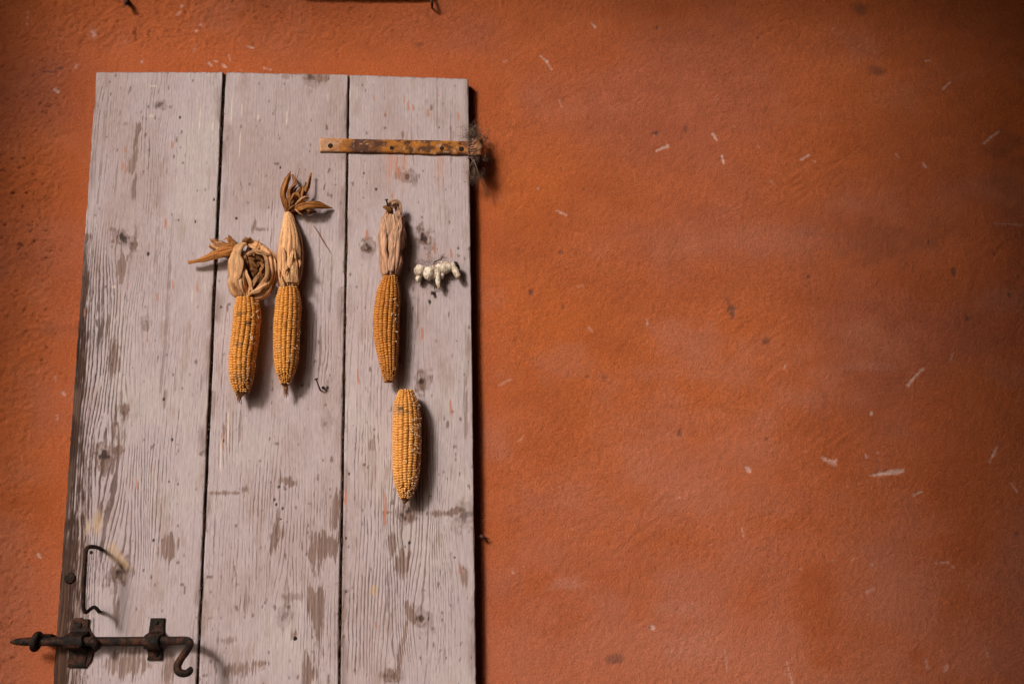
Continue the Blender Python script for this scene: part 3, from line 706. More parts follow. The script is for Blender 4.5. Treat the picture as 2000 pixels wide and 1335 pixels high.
def bracket(px, wpx, ytop, ybot, seed, extra=None):
    """forged strap bent over the bolt"""
    r = BD - FRONT
    x = P(px, 1252, FRONT).x; zt = P(px, ytop, FRONT).z; zb = P(px, ybot, FRONT).z; zc = P(px, 1252, BD).z
    h = 0.0105
    prof = [(zt, .0015), (zt * .5 + (zc + h) * .5, .002), (zc + h + .004, .003), (zc + h + .001, .008), (zc + h * .82, r + .004), (zc + h * .4, r + .0088), (zc, r + .0098), (zc - h * .4, r + .0088), (zc - h * .82, r + .004),
            (zc - h - .001, .008), (zc - h - .004, .003), (zb * .5 + (zc - h) * .5, .002), (zb, .0015)]
    pts = [(x + .0008 * math.sin(i * 1.7 + seed), -(FRONT + d), z) for i, (z, d) in enumerate(prof)]
    w = wpx * .5 * MMPX
    V, J, TT = ribbon_np(pts, [w, w * .96, w * .9, w * .86, w * .86, w * .88, w * .9, w * .88, w * .86, w * .88, w * .92, w, w * 1.03], n=70, m=7, seed=seed, normal=(0, -1, 0.0001), wob=0.0005)
    V[..., 0] = V[..., 0]
    # keep the strap square to the bolt: the width always runs along x
    c = V[:, 3:4, :]; wj = np.linspace(-1, 1, 7)[None, :] * np.abs(V[:, 0, 0] - V[:, -1, 0]).max() * .5
    V = np.repeat(c, 7, axis=1); V[..., 0] = V[..., 0] + wj * (1 + .06 * vn(TT * 6, np.sign(J), seed)); V[..., 1] += .0005 * vn(J * 2, TT * 9, seed + 4)
    o = mesh_np('bolt_bracket', V, [tuple(q) for q in grid_faces(*J.shape)], M_iron, DOOR)
    md = o.modifiers.new('thickness', 'SOLIDIFY'); md.thickness = 0.0036; md.offset = 0
    bv = o.modifiers.new('bevel', 'BEVEL'); bv.width = 0.0007; bv.segments = 2; bv.limit_method = 'ANGLE'
    return o
b1 = bracket(155, 32, 1208, 1302, 3)
b2 = bracket(305, 26, 1206, 1288, 8)
disc('nail_head', 155, 1220, 4.2 * MMPX, .0016, M_hole, b1, FRONT + .0045, seed=2)
disc('nail_head', 305, 1215, 3.5 * MMPX, .0014, M_hole, b2, FRONT + .0045, seed=3)
disc('nail_head', 305, 1278, 3.5 * MMPX, .0014, M_hole, b2, FRONT + .0045, seed=3)
# broad forged plate under the first bracket
def plate(name, outline, d0, th_, mat, parent, seed=0):
    pts = [P(x, y, FRONT) for x, y in outline]
    n = len(pts)
    bm = bmesh.new()
    vb = [bm.verts.new((p.x, -(FRONT + d0), p.z)) for p in pts]
    vf = [bm.verts.new((p.x, -(FRONT + d0 + th_), p.z)) for p in pts]
    bm.faces.new(vf); bm.faces.new(vb[::-1])
    for i in range(n): bm.faces.new((vf[i], vb[i], vb[(i + 1) % n], vf[(i + 1) % n]))
    bmesh.ops.recalc_face_normals(bm, faces=bm.faces)
    me = bpy.data.meshes.new(name); bm.to_mesh(me); bm.free()
    o = bpy.data.objects.new(name, me); COL.objects.link(o); me.materials.append(mat); o.parent = parent
    bv = o.modifiers.new('bevel', 'BEVEL'); bv.width = 0.0012; bv.segments = 2; bv.limit_method = 'ANGLE'
    return o
plate('back_plate', [(146, 1206), (160, 1205), (171, 1212), (178, 1232), (190, 1246), (196, 1256), (196, 1266), (184, 1272), (178, 1292), (168, 1304), (148, 1303), (139, 1290), (137, 1266), (140, 1240), (144, 1226)], -0.001, .004, M_iron, DOOR)
rod('bolt_stop', [(178, 1246, BD + .004), (184, 1254, BD + .010), (190, 1264, BD + .004)], [6, 7.5, 6], M_iron, bolt, jit=0.2)

# ---- pull handle
rod('pull_handle', [(198, 1073, FRONT - .01), (196, 1071, FRONT + .006), (188, 1068, FRONT + .028), (177, 1067, FRONT + .046), (170, 1070, FRONT + .054), (167, 1080, FRONT + .057), (165, 1105, FRONT + .058), (163.5, 1140, FRONT + .058), (163, 1175, FRONT + .057), (164, 1190, FRONT + .055), (168, 1195, FRONT + .051),
                    (175, 1190, FRONT + .042), (182, 1185, FRONT + .030), (188, 1187, FRONT + .016), (193, 1193, FRONT + .002), (195, 1195, FRONT - .012)],
    [3.2, 3.4, 3.6, 3.8, 3.8, 3.8, 3.9, 3.9, 3.7, 3.5, 3.2, 3.2, 3.3, 3.4, 3.4, 3.2], M_iron, DOOR, n=110, sides=12, jit=0.06)
disc('bolt_head', 137, 1128, 10 * MMPX, .0028, M_iron, DOOR, seed=12, dome=0.1)
disc('nail_head', 178, 1078, 3 * MMPX, .001, M_hole, DOOR, seed=14)
disc('nail_head', 577, 1246, 4 * MMPX, .0008, M_hole, DOOR, seed=19)

# ---- dust, crumbs and webs caught in the joints between the planks
def joint_debris():
    rng = random.Random(7)
    L = []; V = []; F = []; o = 0
    for gi, (dens, lo, hi) in enumerate([(330, 140, 1335), (420, 260, 1335)]):
        fa, fb = EDGE[gi + 1]
        for i in range(dens):
            py = rng.uniform(lo, hi)
            z = xz(440, py, FRONT)[1]
            xa, xb = fa(z), fb(z)
            x = rng.uniform(xa - .0005, xb + .0005); r = rng.uniform(.0005, .0018); y = -(FRONT - rng.uniform(0.0005, .006))
            c = np.array((x, y, z))
            for q in range(1):
                ang = np.array([[1, 0, 0], [-1, 0, 0], [0, 1, 0], [0, -1, 0], [0, 0, 1.6], [0, 0, -1.6]], float)
                ang *= np.array([[rng.uniform(.6, 1.2)] for _ in range(6)])
                V.append(c + ang * r)
                for t in [(0, 2, 4), (2, 1, 4), (1, 3, 4), (3, 0, 4), (2, 0, 5), (1, 2, 5), (3, 1, 5), (0, 3, 5)]: F.append(tuple(k + o for k in t))
                o += 6
    ob = mesh_np('joint_dust', np.concatenate(V), F, M_debris, DOOR, smooth=False)
    tag(ob, kind='stuff')
    for gi, cnt in ((0, 70), (1, 120)):
        fa, fb = EDGE[gi + 1]
        for i in range(cnt):
            py = rng.uniform(200 if gi == 0 else 450, 1335)
            z = xz(440, py, FRONT)[1]; x = rng.choice([fa(z), fb(z)]) + rng.uniform(-.002, .002)
            l = rng.uniform(.003, .009); a = rng.uniform(0, 6.28)
            p0 = np.array((x, -(FRONT + .0002), z)); d = np.array((math.cos(a) * .8, 0, math.sin(a)))
            p1 = p0 + d * l * .5 + np.array((0, -rng.uniform(.0005, .002), 0)); p2 = p0 + d * l + np.array((rng.uniform(-.001, .001), rng.uniform(-.0006, .0), rng.uniform(-.001, .001)))
            L.append(([p0, p1, p2], rng.uniform(.00018, .0003)))
    ob = tubes('joint_fibres', L, M_web, DOOR, sides=3)
    tag(ob, kind='stuff')
joint_debris()

# ------------------------------------------------------------------ corn
def kernel_mesh(nu=10, nv=5):
    """a rounded kernel seen from outside: x along the circumference, y outward, z along the cob"""
    V = []; p = 0.74
    for i in range(nv + 1):
        a = (math.pi / 2) * i / nv * 1.25 - 0.25 * math.pi / 2        # a little below the equator up to the crown
        for j in range(nu):
            t = 2 * math.pi * (j + .5) / nu
            ct, st = math.cos(t), math.sin(t)
            sq = lambda v: math.copysign(abs(v) ** p, v)
            V.append((sq(ct) * math.cos(a) ** .75, math.sin(a), sq(st) * math.cos(a) ** .75))
    F = [tuple(q) for q in grid_faces(nv + 1, nu, 0, True)]
    F.append(tuple(range(nv * nu, (nv + 1) * nu)))
    return np.array(V), F
KV, KF = kernel_mesh()

def cob(label, top, bot, prof, rows, tilt_pts, seed, dirt=(), chaff=0, chaff_bias=0.3, tone=1.0, tip=None, base=(224, 154, 70)):
    """top, bot: (px,py); prof: radius in px along the cob; tilt_pts: sideways offsets in px along the cob"""
    rng = random.Random(seed)
    e = empty('corn_cob', label, 'corn cob', 'dried corn cobs hung on the plank door')
    rmax = max(prof) * MMPX
    dep = FRONT + rmax * 0.93 + 0.002
    A = np.array(P(*top, dep)); B = np.array(P(*bot, dep))
    e.location = (A[0], -FRONT, A[2])
    off = np.array(e.location)
    ax = B - A; Ln = np.linalg.norm(ax); ax = ax / Ln
    sx = nrm(np.array([1, 0, 0]) - ax * ax[0]); oy = np.cross(ax, sx)
    if oy[1] > 0: oy = -oy
    tt = np.linspace(0, 1, len(prof)); rad = lambda t: np.interp(t, np.linspace(0, 1, 60), crom(prof, 60)[:, 0]) * MMPX
    lat = lambda t: np.interp(t, np.linspace(0, 1, 60), crom(tilt_pts, 60)[:, 0]) * MMPX
    def cen(t): return A + ax * Ln * t + sx * lat(t)
    # core
    n, s = 40, 24
    V = []
    for i in range(n):
        t = i / (n - 1); a = np.linspace(0, 2 * math.pi, s, endpoint=False)
        r = rad(t) * 0.86
        V.append(cen(t) + (np.cos(a) * r)[:, None] * sx + (np.sin(a) * r)[:, None] * oy)
    core = mesh_np('cob_core', np.concatenate(V) - off, [tuple(q) for q in grid_faces(n, s, 0, True)] + [tuple(range(s)), tuple(range((n - 1) * s, n * s))], M_core, e)
    # kernels
    pit = 0.0040
    VV = []; CC = []; FF = []; o = 0
    for r_ in range(rows):
        ph0 = 2 * math.pi * r_ / rows
        k = 0; z = rng.uniform(0, pit)
        while z < Ln * 0.995:
            t = z / Ln
            pl = pit * (0.80 + 0.25 * min(1, (1 - t) * 4)) * rng.uniform(.86, 1.12)
            ph = ph0 + 0.03 * math.sin(8 * t + r_ * .7) + 0.012 * math.sin(23 * t + r_ * 2.7) + 0.10 * (t - .5) * math.sin(seed) + rng.uniform(-.02, .02) * (1 + 3 * (t > .85))
            R0 = rad(t); cw = 2 * math.pi * R0 / rows
            if math.sin(ph) < -0.55:           # side pressed against the door
                z += pl; continue
            out = math.cos(ph) * sx + math.sin(ph) * oy
            drdt = (rad(min(1, t + .02)) - rad(max(0, t - .02))) / (.04 * Ln)
            nn = nrm(out - ax * drdt)
            ta = np.cross(ax, nn); al = np.cross(nn, ta)
            sc = np.array((cw * .495 * rng.uniform(.92, 1.04), 0.0043 * min(1, R0 / 0.012) * rng.uniform(.85, 1.12), pl * .60))
            if t > .86: sc *= rng.uniform(.75, 1.0)
            if rng.random() < 0.004 + (0.05 if t > .9 else 0): z += pl; continue
            jx = rng.uniform(-.06, .06)
            loc = KV * sc
            c = cen(t) + out * (R0 - sc[1] * 0.95)
            w = c + loc[:, :1] * (ta + al * jx) + loc[:, 1:2] * nn + loc[:, 2:3] * al
            VV.append(w)
            bc = srgb(*base) * tone
            hue = rng.random()
            col = bc * np.array((1 + .12 * (hue - .5), 1 + .20 * (hue - .5), 1 + .35 * (hue - .5))) * rng.uniform(.9, 1.08)
            sp = np.array((w[:, 0].mean(), w[:, 2].mean()))
            for (dx, dy, dr, dcol, da) in dirt:
                q = P(dx, dy, dep + rmax)
                d_ = math.hypot(sp[0] - q.x, sp[1] - q.z) / (dr * MMPX)
                m_ = da * max(0, 1 - d_ ** 3) * (0.6 + .4 * rng.random())
                if m_ > 0: col = col * (1 - m_) + srgb(*dcol) * m_
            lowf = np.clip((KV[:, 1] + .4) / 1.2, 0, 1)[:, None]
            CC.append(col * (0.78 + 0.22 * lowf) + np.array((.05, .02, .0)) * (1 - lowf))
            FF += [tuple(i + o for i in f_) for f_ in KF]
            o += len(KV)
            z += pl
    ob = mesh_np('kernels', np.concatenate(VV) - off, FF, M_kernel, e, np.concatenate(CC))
    tag(ob, kind='stuff')
    # chaff
    if chaff:
        V = []; F = []; o = 0
        for i in range(chaff):
            t = 1 - rng.random() ** 1.3 * .95 if rng.random() < .7 else rng.random()
            ph = rng.gauss(math.pi * chaff_bias, .35)
            out = math.cos(ph) * sx + math.sin(ph) * oy
            p = cen(t) + out * (rad(t) + rng.uniform(-.0004, .0012))
            d1 = nrm(np.array([rng.gauss(0, 1) for _ in range(3)])); d2 = nrm(np.cross(d1, out + .01)); l = rng.uniform(.0010, .0030); w = rng.uniform(.0004, .0009)
            q = np.array([p - d1 * l - d2 * w, p + d1 * l - d2 * w * .6, p + d1 * l + d2 * w * .6 + out * .0006, p - d1 * l + d2 * w + out * .0003])
            V.append(np.concatenate([q, q - out * .0003]))
            F += [tuple(k + o for k in f_) for f_ in [(0, 1, 2, 3), (7, 6, 5, 4), (0, 4, 5, 1), (1, 5, 6, 2), (2, 6, 7, 3), (3, 7, 4, 0)]]; o += 8
        ob = mesh_np('chaff', np.concatenate(V) - off, F, M_chaff, e, smooth=False); tag(ob, kind='stuff')
    # bare tip of the cob
    if tip:
        pts = [np.array(cen(.97)), np.array(P(*tip[0], dep - .004)), np.array(P(*tip[1], dep - .008))]
        v, f = tube_np(pts, [r * MMPX for r in tip[2]], n=14, sides=12, jit=.35, seed=seed)
        mesh_np('cob_tip', v - off, f, M_tip, e)
        L = []
        for i in range(9):
            p0 = pts[1] + np.array((rng.uniform(-.004, .004), -.003, rng.uniform(-.003, .004))); p2 = pts[2] + np.array((rng.uniform(-.004, .004), rng.uniform(-.004, .002), rng.uniform(-.008, .002)))
            L.append(([p0 - off, (p0 + p2) / 2 - off + rng.uniform(-.001, .001), p2 - off], .0005))
        tag(tubes('tip_fibres', L, M_straw, e), kind='stuff')
    e['dep'] = dep
    return e, dep, off

def reparent(o, e):
    """keep the world place of a part that was built in world coordinates"""
    o.parent = e
    o.matrix_parent_inverse = Matrix.Translation(Vector(e.location)).inverted()
    return o

c1, d1, _ = cob('dried corn cob under a looped husk knot, leftmost of the four', (483, 582), (470, 766), [21, 25.5, 26.3, 26.4, 26.2, 25.8, 24.8, 22, 14], 16, [0, 1.5, 2, 1, 0, -1.5, -1, 0, 2], 11,
                dirt=[(470, 612, 7, (92, 62, 40), .95), (480, 611, 5, (110, 78, 52), .8), (485, 630, 6, (84, 58, 40), .95), (466, 672, 9, (140, 110, 84), .7), (462, 735, 11, (150, 120, 96), .6), (478, 735, 10, (150, 112, 80), .6), (470, 715, 8, (120, 84, 50), .6)],
                chaff=60, chaff_bias=.22, tip=((467, 770), (468, 781), [10, 7, 2.5]))
c2, d2, _ = cob('dried corn cob under a long husk with spiky tuft, second from left', (564, 563), (557, 751), [19, 24.5, 25.4, 25.5, 25.2, 24.6, 23, 18, 8], 16, [0, 0, 0, -1, -1, -.5, 0, 0, 0], 22,
                dirt=[(545, 680, 9, (204, 160, 110), .5), (580, 660, 10, (160, 100, 50), .6)], chaff=50, chaff_bias=.15, tip=((558, 755), (559, 770), [7, 4.5, 1.5]))
c3, d3, _ = cob('smooth orange corn cob hung by its folded husk from a nail, above the loose cob', (758, 541), (757, 746), [14, 22, 24.6, 25.2, 24.8, 23.4, 20, 16, 10], 16, [4, 1, -1, -3, -3, -2, 0, 2, 2], 33,
                dirt=[(758, 738, 12, (206, 160, 110), .4)], chaff=36, chaff_bias=.2, tone=.86, base=(216, 140, 56))
c4, d4, _ = cob('huskless corn cob with pale chaff and two wormholes, lowest of the four', (795, 763), (792, 974), [14, 24, 26.6, 27.2, 27.2, 26.6, 25, 20.5, 10], 16, [-2, -1, 0, .5, 1, 1, .5, .5, 0], 44,
                dirt=[(778, 798, 14, (178, 136, 100), .8), (789, 802, 5, (44, 32, 28), 1), (798, 806, 4.5, (40, 30, 26), 1), (783, 796, 2.5, (50, 36, 30), 1), (790, 830, 5, (190, 110, 50), .6)], chaff=150, chaff_bias=.22, tip=((791, 974), (790, 981), [9, 7, 3]), base=(228, 161, 80))

# ---- husks
HB = srgb(202, 150, 106); HD = srgb(158, 100, 46); HP = srgb(184, 140, 112)

def bulb_leaf(e, cpts, radii, ang, half, base, seed, flat=.8, n=44, m=27, pleat=.05, dark=.45, gap=0.0):
    """one husk leaf wrapped round a line of centre points (px,py,depth)"""
    c = crom(np.array([tuple(P(*p)) for p in cpts]), n); r = crom(radii, n)[:, 0] * MMPX
    T = nrm(np.gradient(c, axis=0)); sx = nrm(np.array([1., 0, 0]) - T * T[:, :1]); oy = np.cross(T, sx)
    oy = np.where(oy[:, 1:2] > 0, -oy, oy)
    hw = crom(half, n)[:, 0]; aa = crom(np.broadcast_to(np.array(ang, float), (len(half),)) if np.ndim(ang) == 0 else ang, n)[:, 0]
    J, TT = np.meshgrid(np.linspace(-1, 1, m), np.linspace(0, 1, n))
    th = aa[:, None] + J * hw[:, None] * (1 + .12 * vn(TT * 5, np.sign(J), seed + 1))
    rr = r[:, None] * (1 + pleat * 1.6 * vn(J * 3.1 + .5 * vn(TT * 2.2, J * 0, seed), TT * 1.6, seed + 8) + pleat * .7 * vn(J * 5, TT * 3, seed + 2) + pleat * .5 * np.abs(J) ** 3 + .018 * vn(J * 9, TT * 2, seed + 6) + .03 * vn(J * 2.2, TT * 4, seed + 16)) + gap
    V = c[:, None, :] + (np.cos(th) * rr)[..., None] * sx[:, None, :] + (np.sin(th) * rr * flat)[..., None] * oy[:, None, :]
    o = mesh_np('husk_leaf', V, [tuple(q) for q in grid_faces(n, m)], M_husk, None, husk_color(J, TT, base, seed, dark))
    md = o.modifiers.new('thickness', 'SOLIDIFY'); md.thickness = .00022; md.offset = 0
    return reparent(o, e)

def leaf(e, pts, widths, base, seed, **k):
    o = ribbon('husk_leaf', [P(*p) for p in pts], [w * MMPX for w in widths], None, base, seed=seed, **k)
    return reparent(o, e)

PI = math.pi
# second cob: long pointed husk, tied at the neck, tuft above
dh = d2 - .006
cp = [(564, 569, dh), (564, 545, dh), (566, 505, dh), (567, 470, dh - .002), (565, 440, dh - .006), (562, 416, dh - .010)]
rr = [12.5, 21.5, 24, 20.5, 13, 5.5]
for i, (a, h, b, g) in enumerate([(PI * .5, .8, HB, 0), (PI * .12, .75, HB * .85, .0003), (PI * .88, .75, HB * .95, .0003), (PI * .62, .55, HB * 1.12, .0014), (PI * .30, .45, HB * 1.0, .0018), (-.3, .7, HB * .7, 0), (PI + .3, .7, HB * .75, 0)]):
    bulb_leaf(c2, cp, rr, a, [h * .75, h, h, h, h * 1.1, h * 1.4], b, 400 + i, pleat=.06, gap=g)
bulb_leaf(c2, [(566, 556, dh), (567, 535, dh), (569, 515, dh), (571, 490, dh)], [18, 23, 25, 23], PI * .42, [.5, .45, .35, .06], HB * 1.15, 421, gap=.003, pleat=.05)
ring = [P(562 + 6.5 * math.cos(t), 418 + 1.5 * math.sin(2 * t), dh - .010 + .0058 * math.sin(t)) for t in np.linspace(0, 6.2, 12)]
reparent(tube('twine', ring, .0010, M_twine, None, n=40, sides=6), c2)
leaf(c2, [(562, 420, dh - .010), (557, 400, dh - .004), (553, 375, dh), (560, 352, dh - .004), (568, 334, dh - .012)], [3.5, 5, 6, 6, 1], HD * 1.05, 431, cup=.5, pleat=.1, twist=[0, .2, .4, .3, .5])
leaf(c2, [(563, 418, dh - .008), (563, 395, dh + .002), (566, 372, dh + .006), (576, 356, dh), (570, 340, dh - .01)], [3, 5, 7.5, 6, 1.5], HD * .7, 432, cup=-.5, twist=[0, -.5, -.9, -.7, 0], dark=.8)
leaf(c2, [(564, 418, dh - .010), (572, 395, dh - .004), (582, 380, dh + .004), (592, 368, dh + .006), (587, 395, dh + .008)], [3, 5, 7, 6, 2], HD * .9, 433, cup=.6, twist=[.2, .6, 1.2, 1.5, 1.0])
leaf(c2, [(566, 416, dh - .012), (580, 398, dh - .006), (594, 378, dh - .002), (602, 358, dh - .004), (608, 338, dh - .008)], [3, 5, 5.5, 5, 2.5], HD * 1.0, 434, cup=.7, twist=[.4, .8, 1.0, .9, .8])
leaf(c2, [(566, 416, dh - .014), (582, 402, dh - .014), (592, 380, dh - .016), (599, 356, dh - .018)], [3, 4, 5, 2], srgb(88, 76, 52), 435, cup=.5, twist=[.3, .5, .6, .8])
leaf(c2, [(566, 414, dh - .010), (585, 404, dh + .004), (605, 400, dh + .006), (628, 402, dh - .002), (650, 407, dh - .014)], [3, 7, 10, 7, .8], HD * 1.1, 436, cup=.6, twist=[-.2, -.35, -.4, -.3, -.2], pleat=.05)
leaf(c2, [(566, 416, dh - .014), (585, 412, dh - .016), (605, 413, dh - .018), (625, 413, dh - .020)], [3, 6, 7, 2], HD * .6, 437, cup=.4, twist=[.3, .5, .4, .2])
leaf(c2, [(570, 412, dh - .004), (582, 398, dh + .004), (594, 388, dh + .008), (604, 386, dh + .004)], [2, 4, 5, 1.5], HB * 1.0, 438, cup=.5, twist=[0, .5, .8, .6])
leaf(c2, [(574, 404, dh), (580, 412, dh + .002), (588, 418, dh - .002), (595, 424, dh - .008)], [1, 1.6, 1.4, .6], HB * 1.15, 439)
leaf(c2, [(568, 392, dh + .006), (575, 380, dh + .009), (584, 382, dh + .010), (588, 394, dh + .008)], [2, 3, 3, 1.5], HD * 1.1, 440, cup=.6, twist=[0, .4, .9, 1.2])
for i, (x1, y1) in enumerate([(585, 328), (577, 338), (612, 421), (618, 416)]):
    reparent(tube('husk_fibre', [P(572, 366 if i < 2 else 408, dh), P((572 + x1) / 2 + 2, (366 + y1) / 2 if i < 2 else (408 + y1) / 2 + 2, dh - .004), P(x1, y1, dh - .008)], .0004, M_straw, None, n=10, sides=4), c2)

_rng = random.Random(61)
for i in range(13):          # torn, curled strips inside the tuft of the second cob
    x0, y0 = 565 + _rng.uniform(-3, 4), 412 + _rng.uniform(-6, 4)
    a_ = _rng.uniform(-.25, 1.25); l_ = _rng.uniform(22, 58)
    x1, y1 = x0 + l_ * math.sin(a_), y0 - l_ * math.cos(a_)
    b_ = _rng.uniform(-9, 9)
    leaf(c2, [(x0, y0, dh - .008), (x0 + (x1 - x0) * .35 + b_ * .6, y0 + (y1 - y0) * .35, dh + _rng.uniform(-.008, .006)), (x0 + (x1 - x0) * .7 - b_ * .5, y0 + (y1 - y0) * .7, dh + _rng.uniform(-.012, .006)), (x1, y1, dh + _rng.uniform(-.016, 0))],
         [1.5, _rng.uniform(1.6, 3.6), _rng.uniform(1.2, 3.2), .5], HD * _rng.uniform(.5, 1.25), 450 + i, cup=.7, twist=[0, _rng.uniform(-1, 1), _rng.uniform(-2, 2), _rng.uniform(-2.5, 2.5)], dark=.8, n=22, m=7)
# third cob: folded husk hooked over a nail
dh = d3 - .005
cp = [(762, 546, dh), (762, 524, dh), (764, 485, dh), (767, 450, dh - .002), (769, 425, dh - .004)]
rr = [12, 19, 22, 22.5, 21.5]
for i, (a, h, b, g) in enumerate([(PI * .5, 1.0, HP, 0), (PI * .15, .8, HP * .85, .0004), (PI * .9, .7, HP * .95, .0004), (-.4, .7, HP * .7, 0), (PI + .4, .6, HP * .7, 0)]):
    bulb_leaf(c3, cp, rr, a, [h, h, h, h * .9, h * (.32 if i == 0 else .8)], b, 500 + i, pleat=.045, gap=g)
leaf(c3, [(754, 535, dh + .012), (750, 500, dh + .014), (748, 465, dh + .012), (750, 435, dh + .006), (757, 408, dh - .002)], [6, 9, 10, 8, 4], HP * 1.0, 510, cup=.35, twist=[-.5, -.6, -.6, -.5, -.2], pleat=.08)
leaf(c3, [(772, 535, dh + .013), (776, 500, dh + .017), (780, 465, dh + .014), (782, 440, dh + .008), (779, 412, dh)], [7, 11, 12, 10, 6], HP * 1.05, 511, cup=.35, twist=[.4, .5, .5, .6, .5], pleat=.08)
leaf(c3, [(763, 530, dh + .018), (766, 500, dh + .021), (768, 470, dh + .020), (776, 440, dh + .013), (780, 420, dh + .006)], [5, 9, 9, 6, 3], HP * 1.12, 512, cup=.2, pleat=.1)
leaf(c3, [(757, 412, dh + .004), (762, 403, dh + .008), (769, 397, dh + .006), (776, 400, dh + .002), (780, 416, dh)], [5, 6.5, 7.5, 7, 6], HP * .9, 513, cup=.4, twist=[.2, .1, 0, .2, .4])
leaf(c3, [(757, 420, dh + .006), (763, 424, dh + .005), (768, 432, dh + .002), (771, 442, dh - .004)], [2.5, 3.5, 3, 1.5], HD * .9, 514, cup=.3)
leaf(c3, [(749, 404, dh + .008), (756, 406, dh + .013), (763, 411, dh + .012), (767, 420, dh + .006)], [2.5, 4.5, 5, 2], HD * .55, 515, cup=.6, dark=.8)

# first cob: husk bent over into a loop, loose ends to the left
dh = d1
W1 = HB * 1.02
leaf(c1, [(478, 580, dh), (464, 565, dh + .010), (459, 540, dh + .014), (460, 510, dh + .012), (467, 488, dh + .004), (476, 474, dh - .006)], [7, 13, 15, 14.5, 12, 7], W1 * 1.05, 601, cup=.45, twist=[-.4, -.45, -.4, -.4, -.3, 0], pleat=.07, m=13)
leaf(c1, [(470, 580, dh + .004), (458, 560, dh + .002), (453, 530, dh), (454, 505, dh - .002), (462, 484, dh - .010)], [6, 9, 10, 10, 7], W1 * .85, 602, cup=.4, twist=[-.9, -1.0, -1.0, -.9, -.6], pleat=.08)
leaf(c1, [(482, 578, dh + .008), (476, 558, dh + .016), (472, 535, dh + .016), (474, 512, dh + .010), (480, 492, dh)], [5, 7, 7, 6, 4], W1 * 1.1, 603, cup=.3, twist=[.3, .5, .6, .6, .4], pleat=.1)
leaf(c1, [(488, 580, dh + .006), (510, 570, dh + .012), (526, 550, dh + .012), (531, 525, dh + .010), (527, 502, dh + .006), (512, 486, dh), (492, 475, dh - .006), (478, 472, dh - .012)], [8, 12, 13, 12, 11, 10, 8, 6], W1, 604, cup=.35, twist=[.2, .5, .7, .8, .8, .5, .2, 0], pleat=.06, n=44)
leaf(c1, [(496, 580, dh), (520, 566, dh), (533, 545, dh - .002), (536, 520, dh - .002), (530, 498, dh - .004), (512, 482, dh - .008), (490, 472, dh - .012)], [6, 9, 9, 8, 8, 8, 5], W1 * .8, 605, cup=.3, twist=[.5, .9, 1.1, 1.1, .9, .5, .2], pleat=.1, n=44)
leaf(c1, [(484, 577, dh + .012), (500, 568, dh + .019), (516, 556, dh + .018), (528, 548, dh + .010)], [3, 6, 6, 2], W1 * 1.12, 606, cup=.5, twist=[-.3, -.6, -.3, .2], pleat=.1)
leaf(c1, [(476, 520, dh + .008), (482, 535, dh + .014), (488, 550, dh + .015), (493, 568, dh + .012)], [2, 3.2, 3.2, 2], W1 * 1.15, 611, cup=.5, twist=[.3, .5, .3, 0], pleat=.1)
leaf(c1, [(508, 512, dh + .006), (514, 520, dh + .012), (510, 532, dh + .012), (514, 545, dh + .006)], [2, 4, 4, 1.5], HD * .9, 612, cup=.8, twist=[0, .9, 1.4, .8], dark=.9)
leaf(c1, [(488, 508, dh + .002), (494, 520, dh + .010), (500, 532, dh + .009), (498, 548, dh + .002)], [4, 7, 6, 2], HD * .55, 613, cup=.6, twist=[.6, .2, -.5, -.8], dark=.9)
leaf(c1, [(484, 576, dh + .010), (496, 552, dh + .012), (508, 536, dh + .010), (518, 524, dh + .006)], [2.5, 4, 4, 1.5], W1 * .95, 607, cup=.5, twist=[0, .4, .5, .4])
leaf(c1, [(486, 572, dh + .008), (488, 556, dh + .012), (483, 540, dh + .010), (480, 525, dh + .006), (478, 512, dh)], [2, 3, 2.6, 2.4, 1.5], HD * 1.05, 608, cup=.4)
leaf(c1, [(474, 500, dh - .004), (488, 494, dh + .006), (500, 490, dh + .010), (514, 494, dh + .012), (530, 497, dh + .010)], [2, 4, 4.5, 4, 1.2], W1 * .85, 609, cup=.4, twist=[.2, .4, .2, -.3, -.5])
leaf(c1, [(495, 500, dh + .010), (499, 488, dh + .010), (503, 478, dh + .006), (506, 468, dh)], [1.6, 1.8, 1.6, 1.0], HD * 1.1, 610)
for i, (x0, y0, x1, y1, w) in enumerate([(476, 505, 492, 520, 6), (486, 520, 500, 548, 7), (496, 505, 512, 525, 6), (505, 515, 498, 545, 6), (480, 530, 492, 562, 5), (512, 505, 520, 530, 5), (500, 530, 512, 556, 5), (484, 500, 505, 508, 5), (478, 545, 490, 572, 4)]):
    leaf(c1, [(x0, y0, dh - .012), ((x0 + x1) / 2 + 4 * math.sin(i * 2.3), (y0 + y1) / 2 + 3 * math.cos(i * 1.7), dh - .001 + .004 * math.sin(i * 1.3)), (x1, y1, dh - .012)], [w * .5, w, w * .4], HD * (.55 + .1 * (i % 3)), 620 + i, cup=.6, twist=[i * .7, i * .7 + .8, i * .7 + 1.4], dark=.9, n=14)
# backing of the loop: crumpled inner husk against the door
leaf(c1, [(478, 576, FRONT + .004), (490, 545, FRONT + .006), (497, 515, FRONT + .006), (495, 480, FRONT + .004)], [14, 26, 28, 16], HD * .40, 640, cup=.1, pleat=.12, dark=.9, wob=.003, m=15)
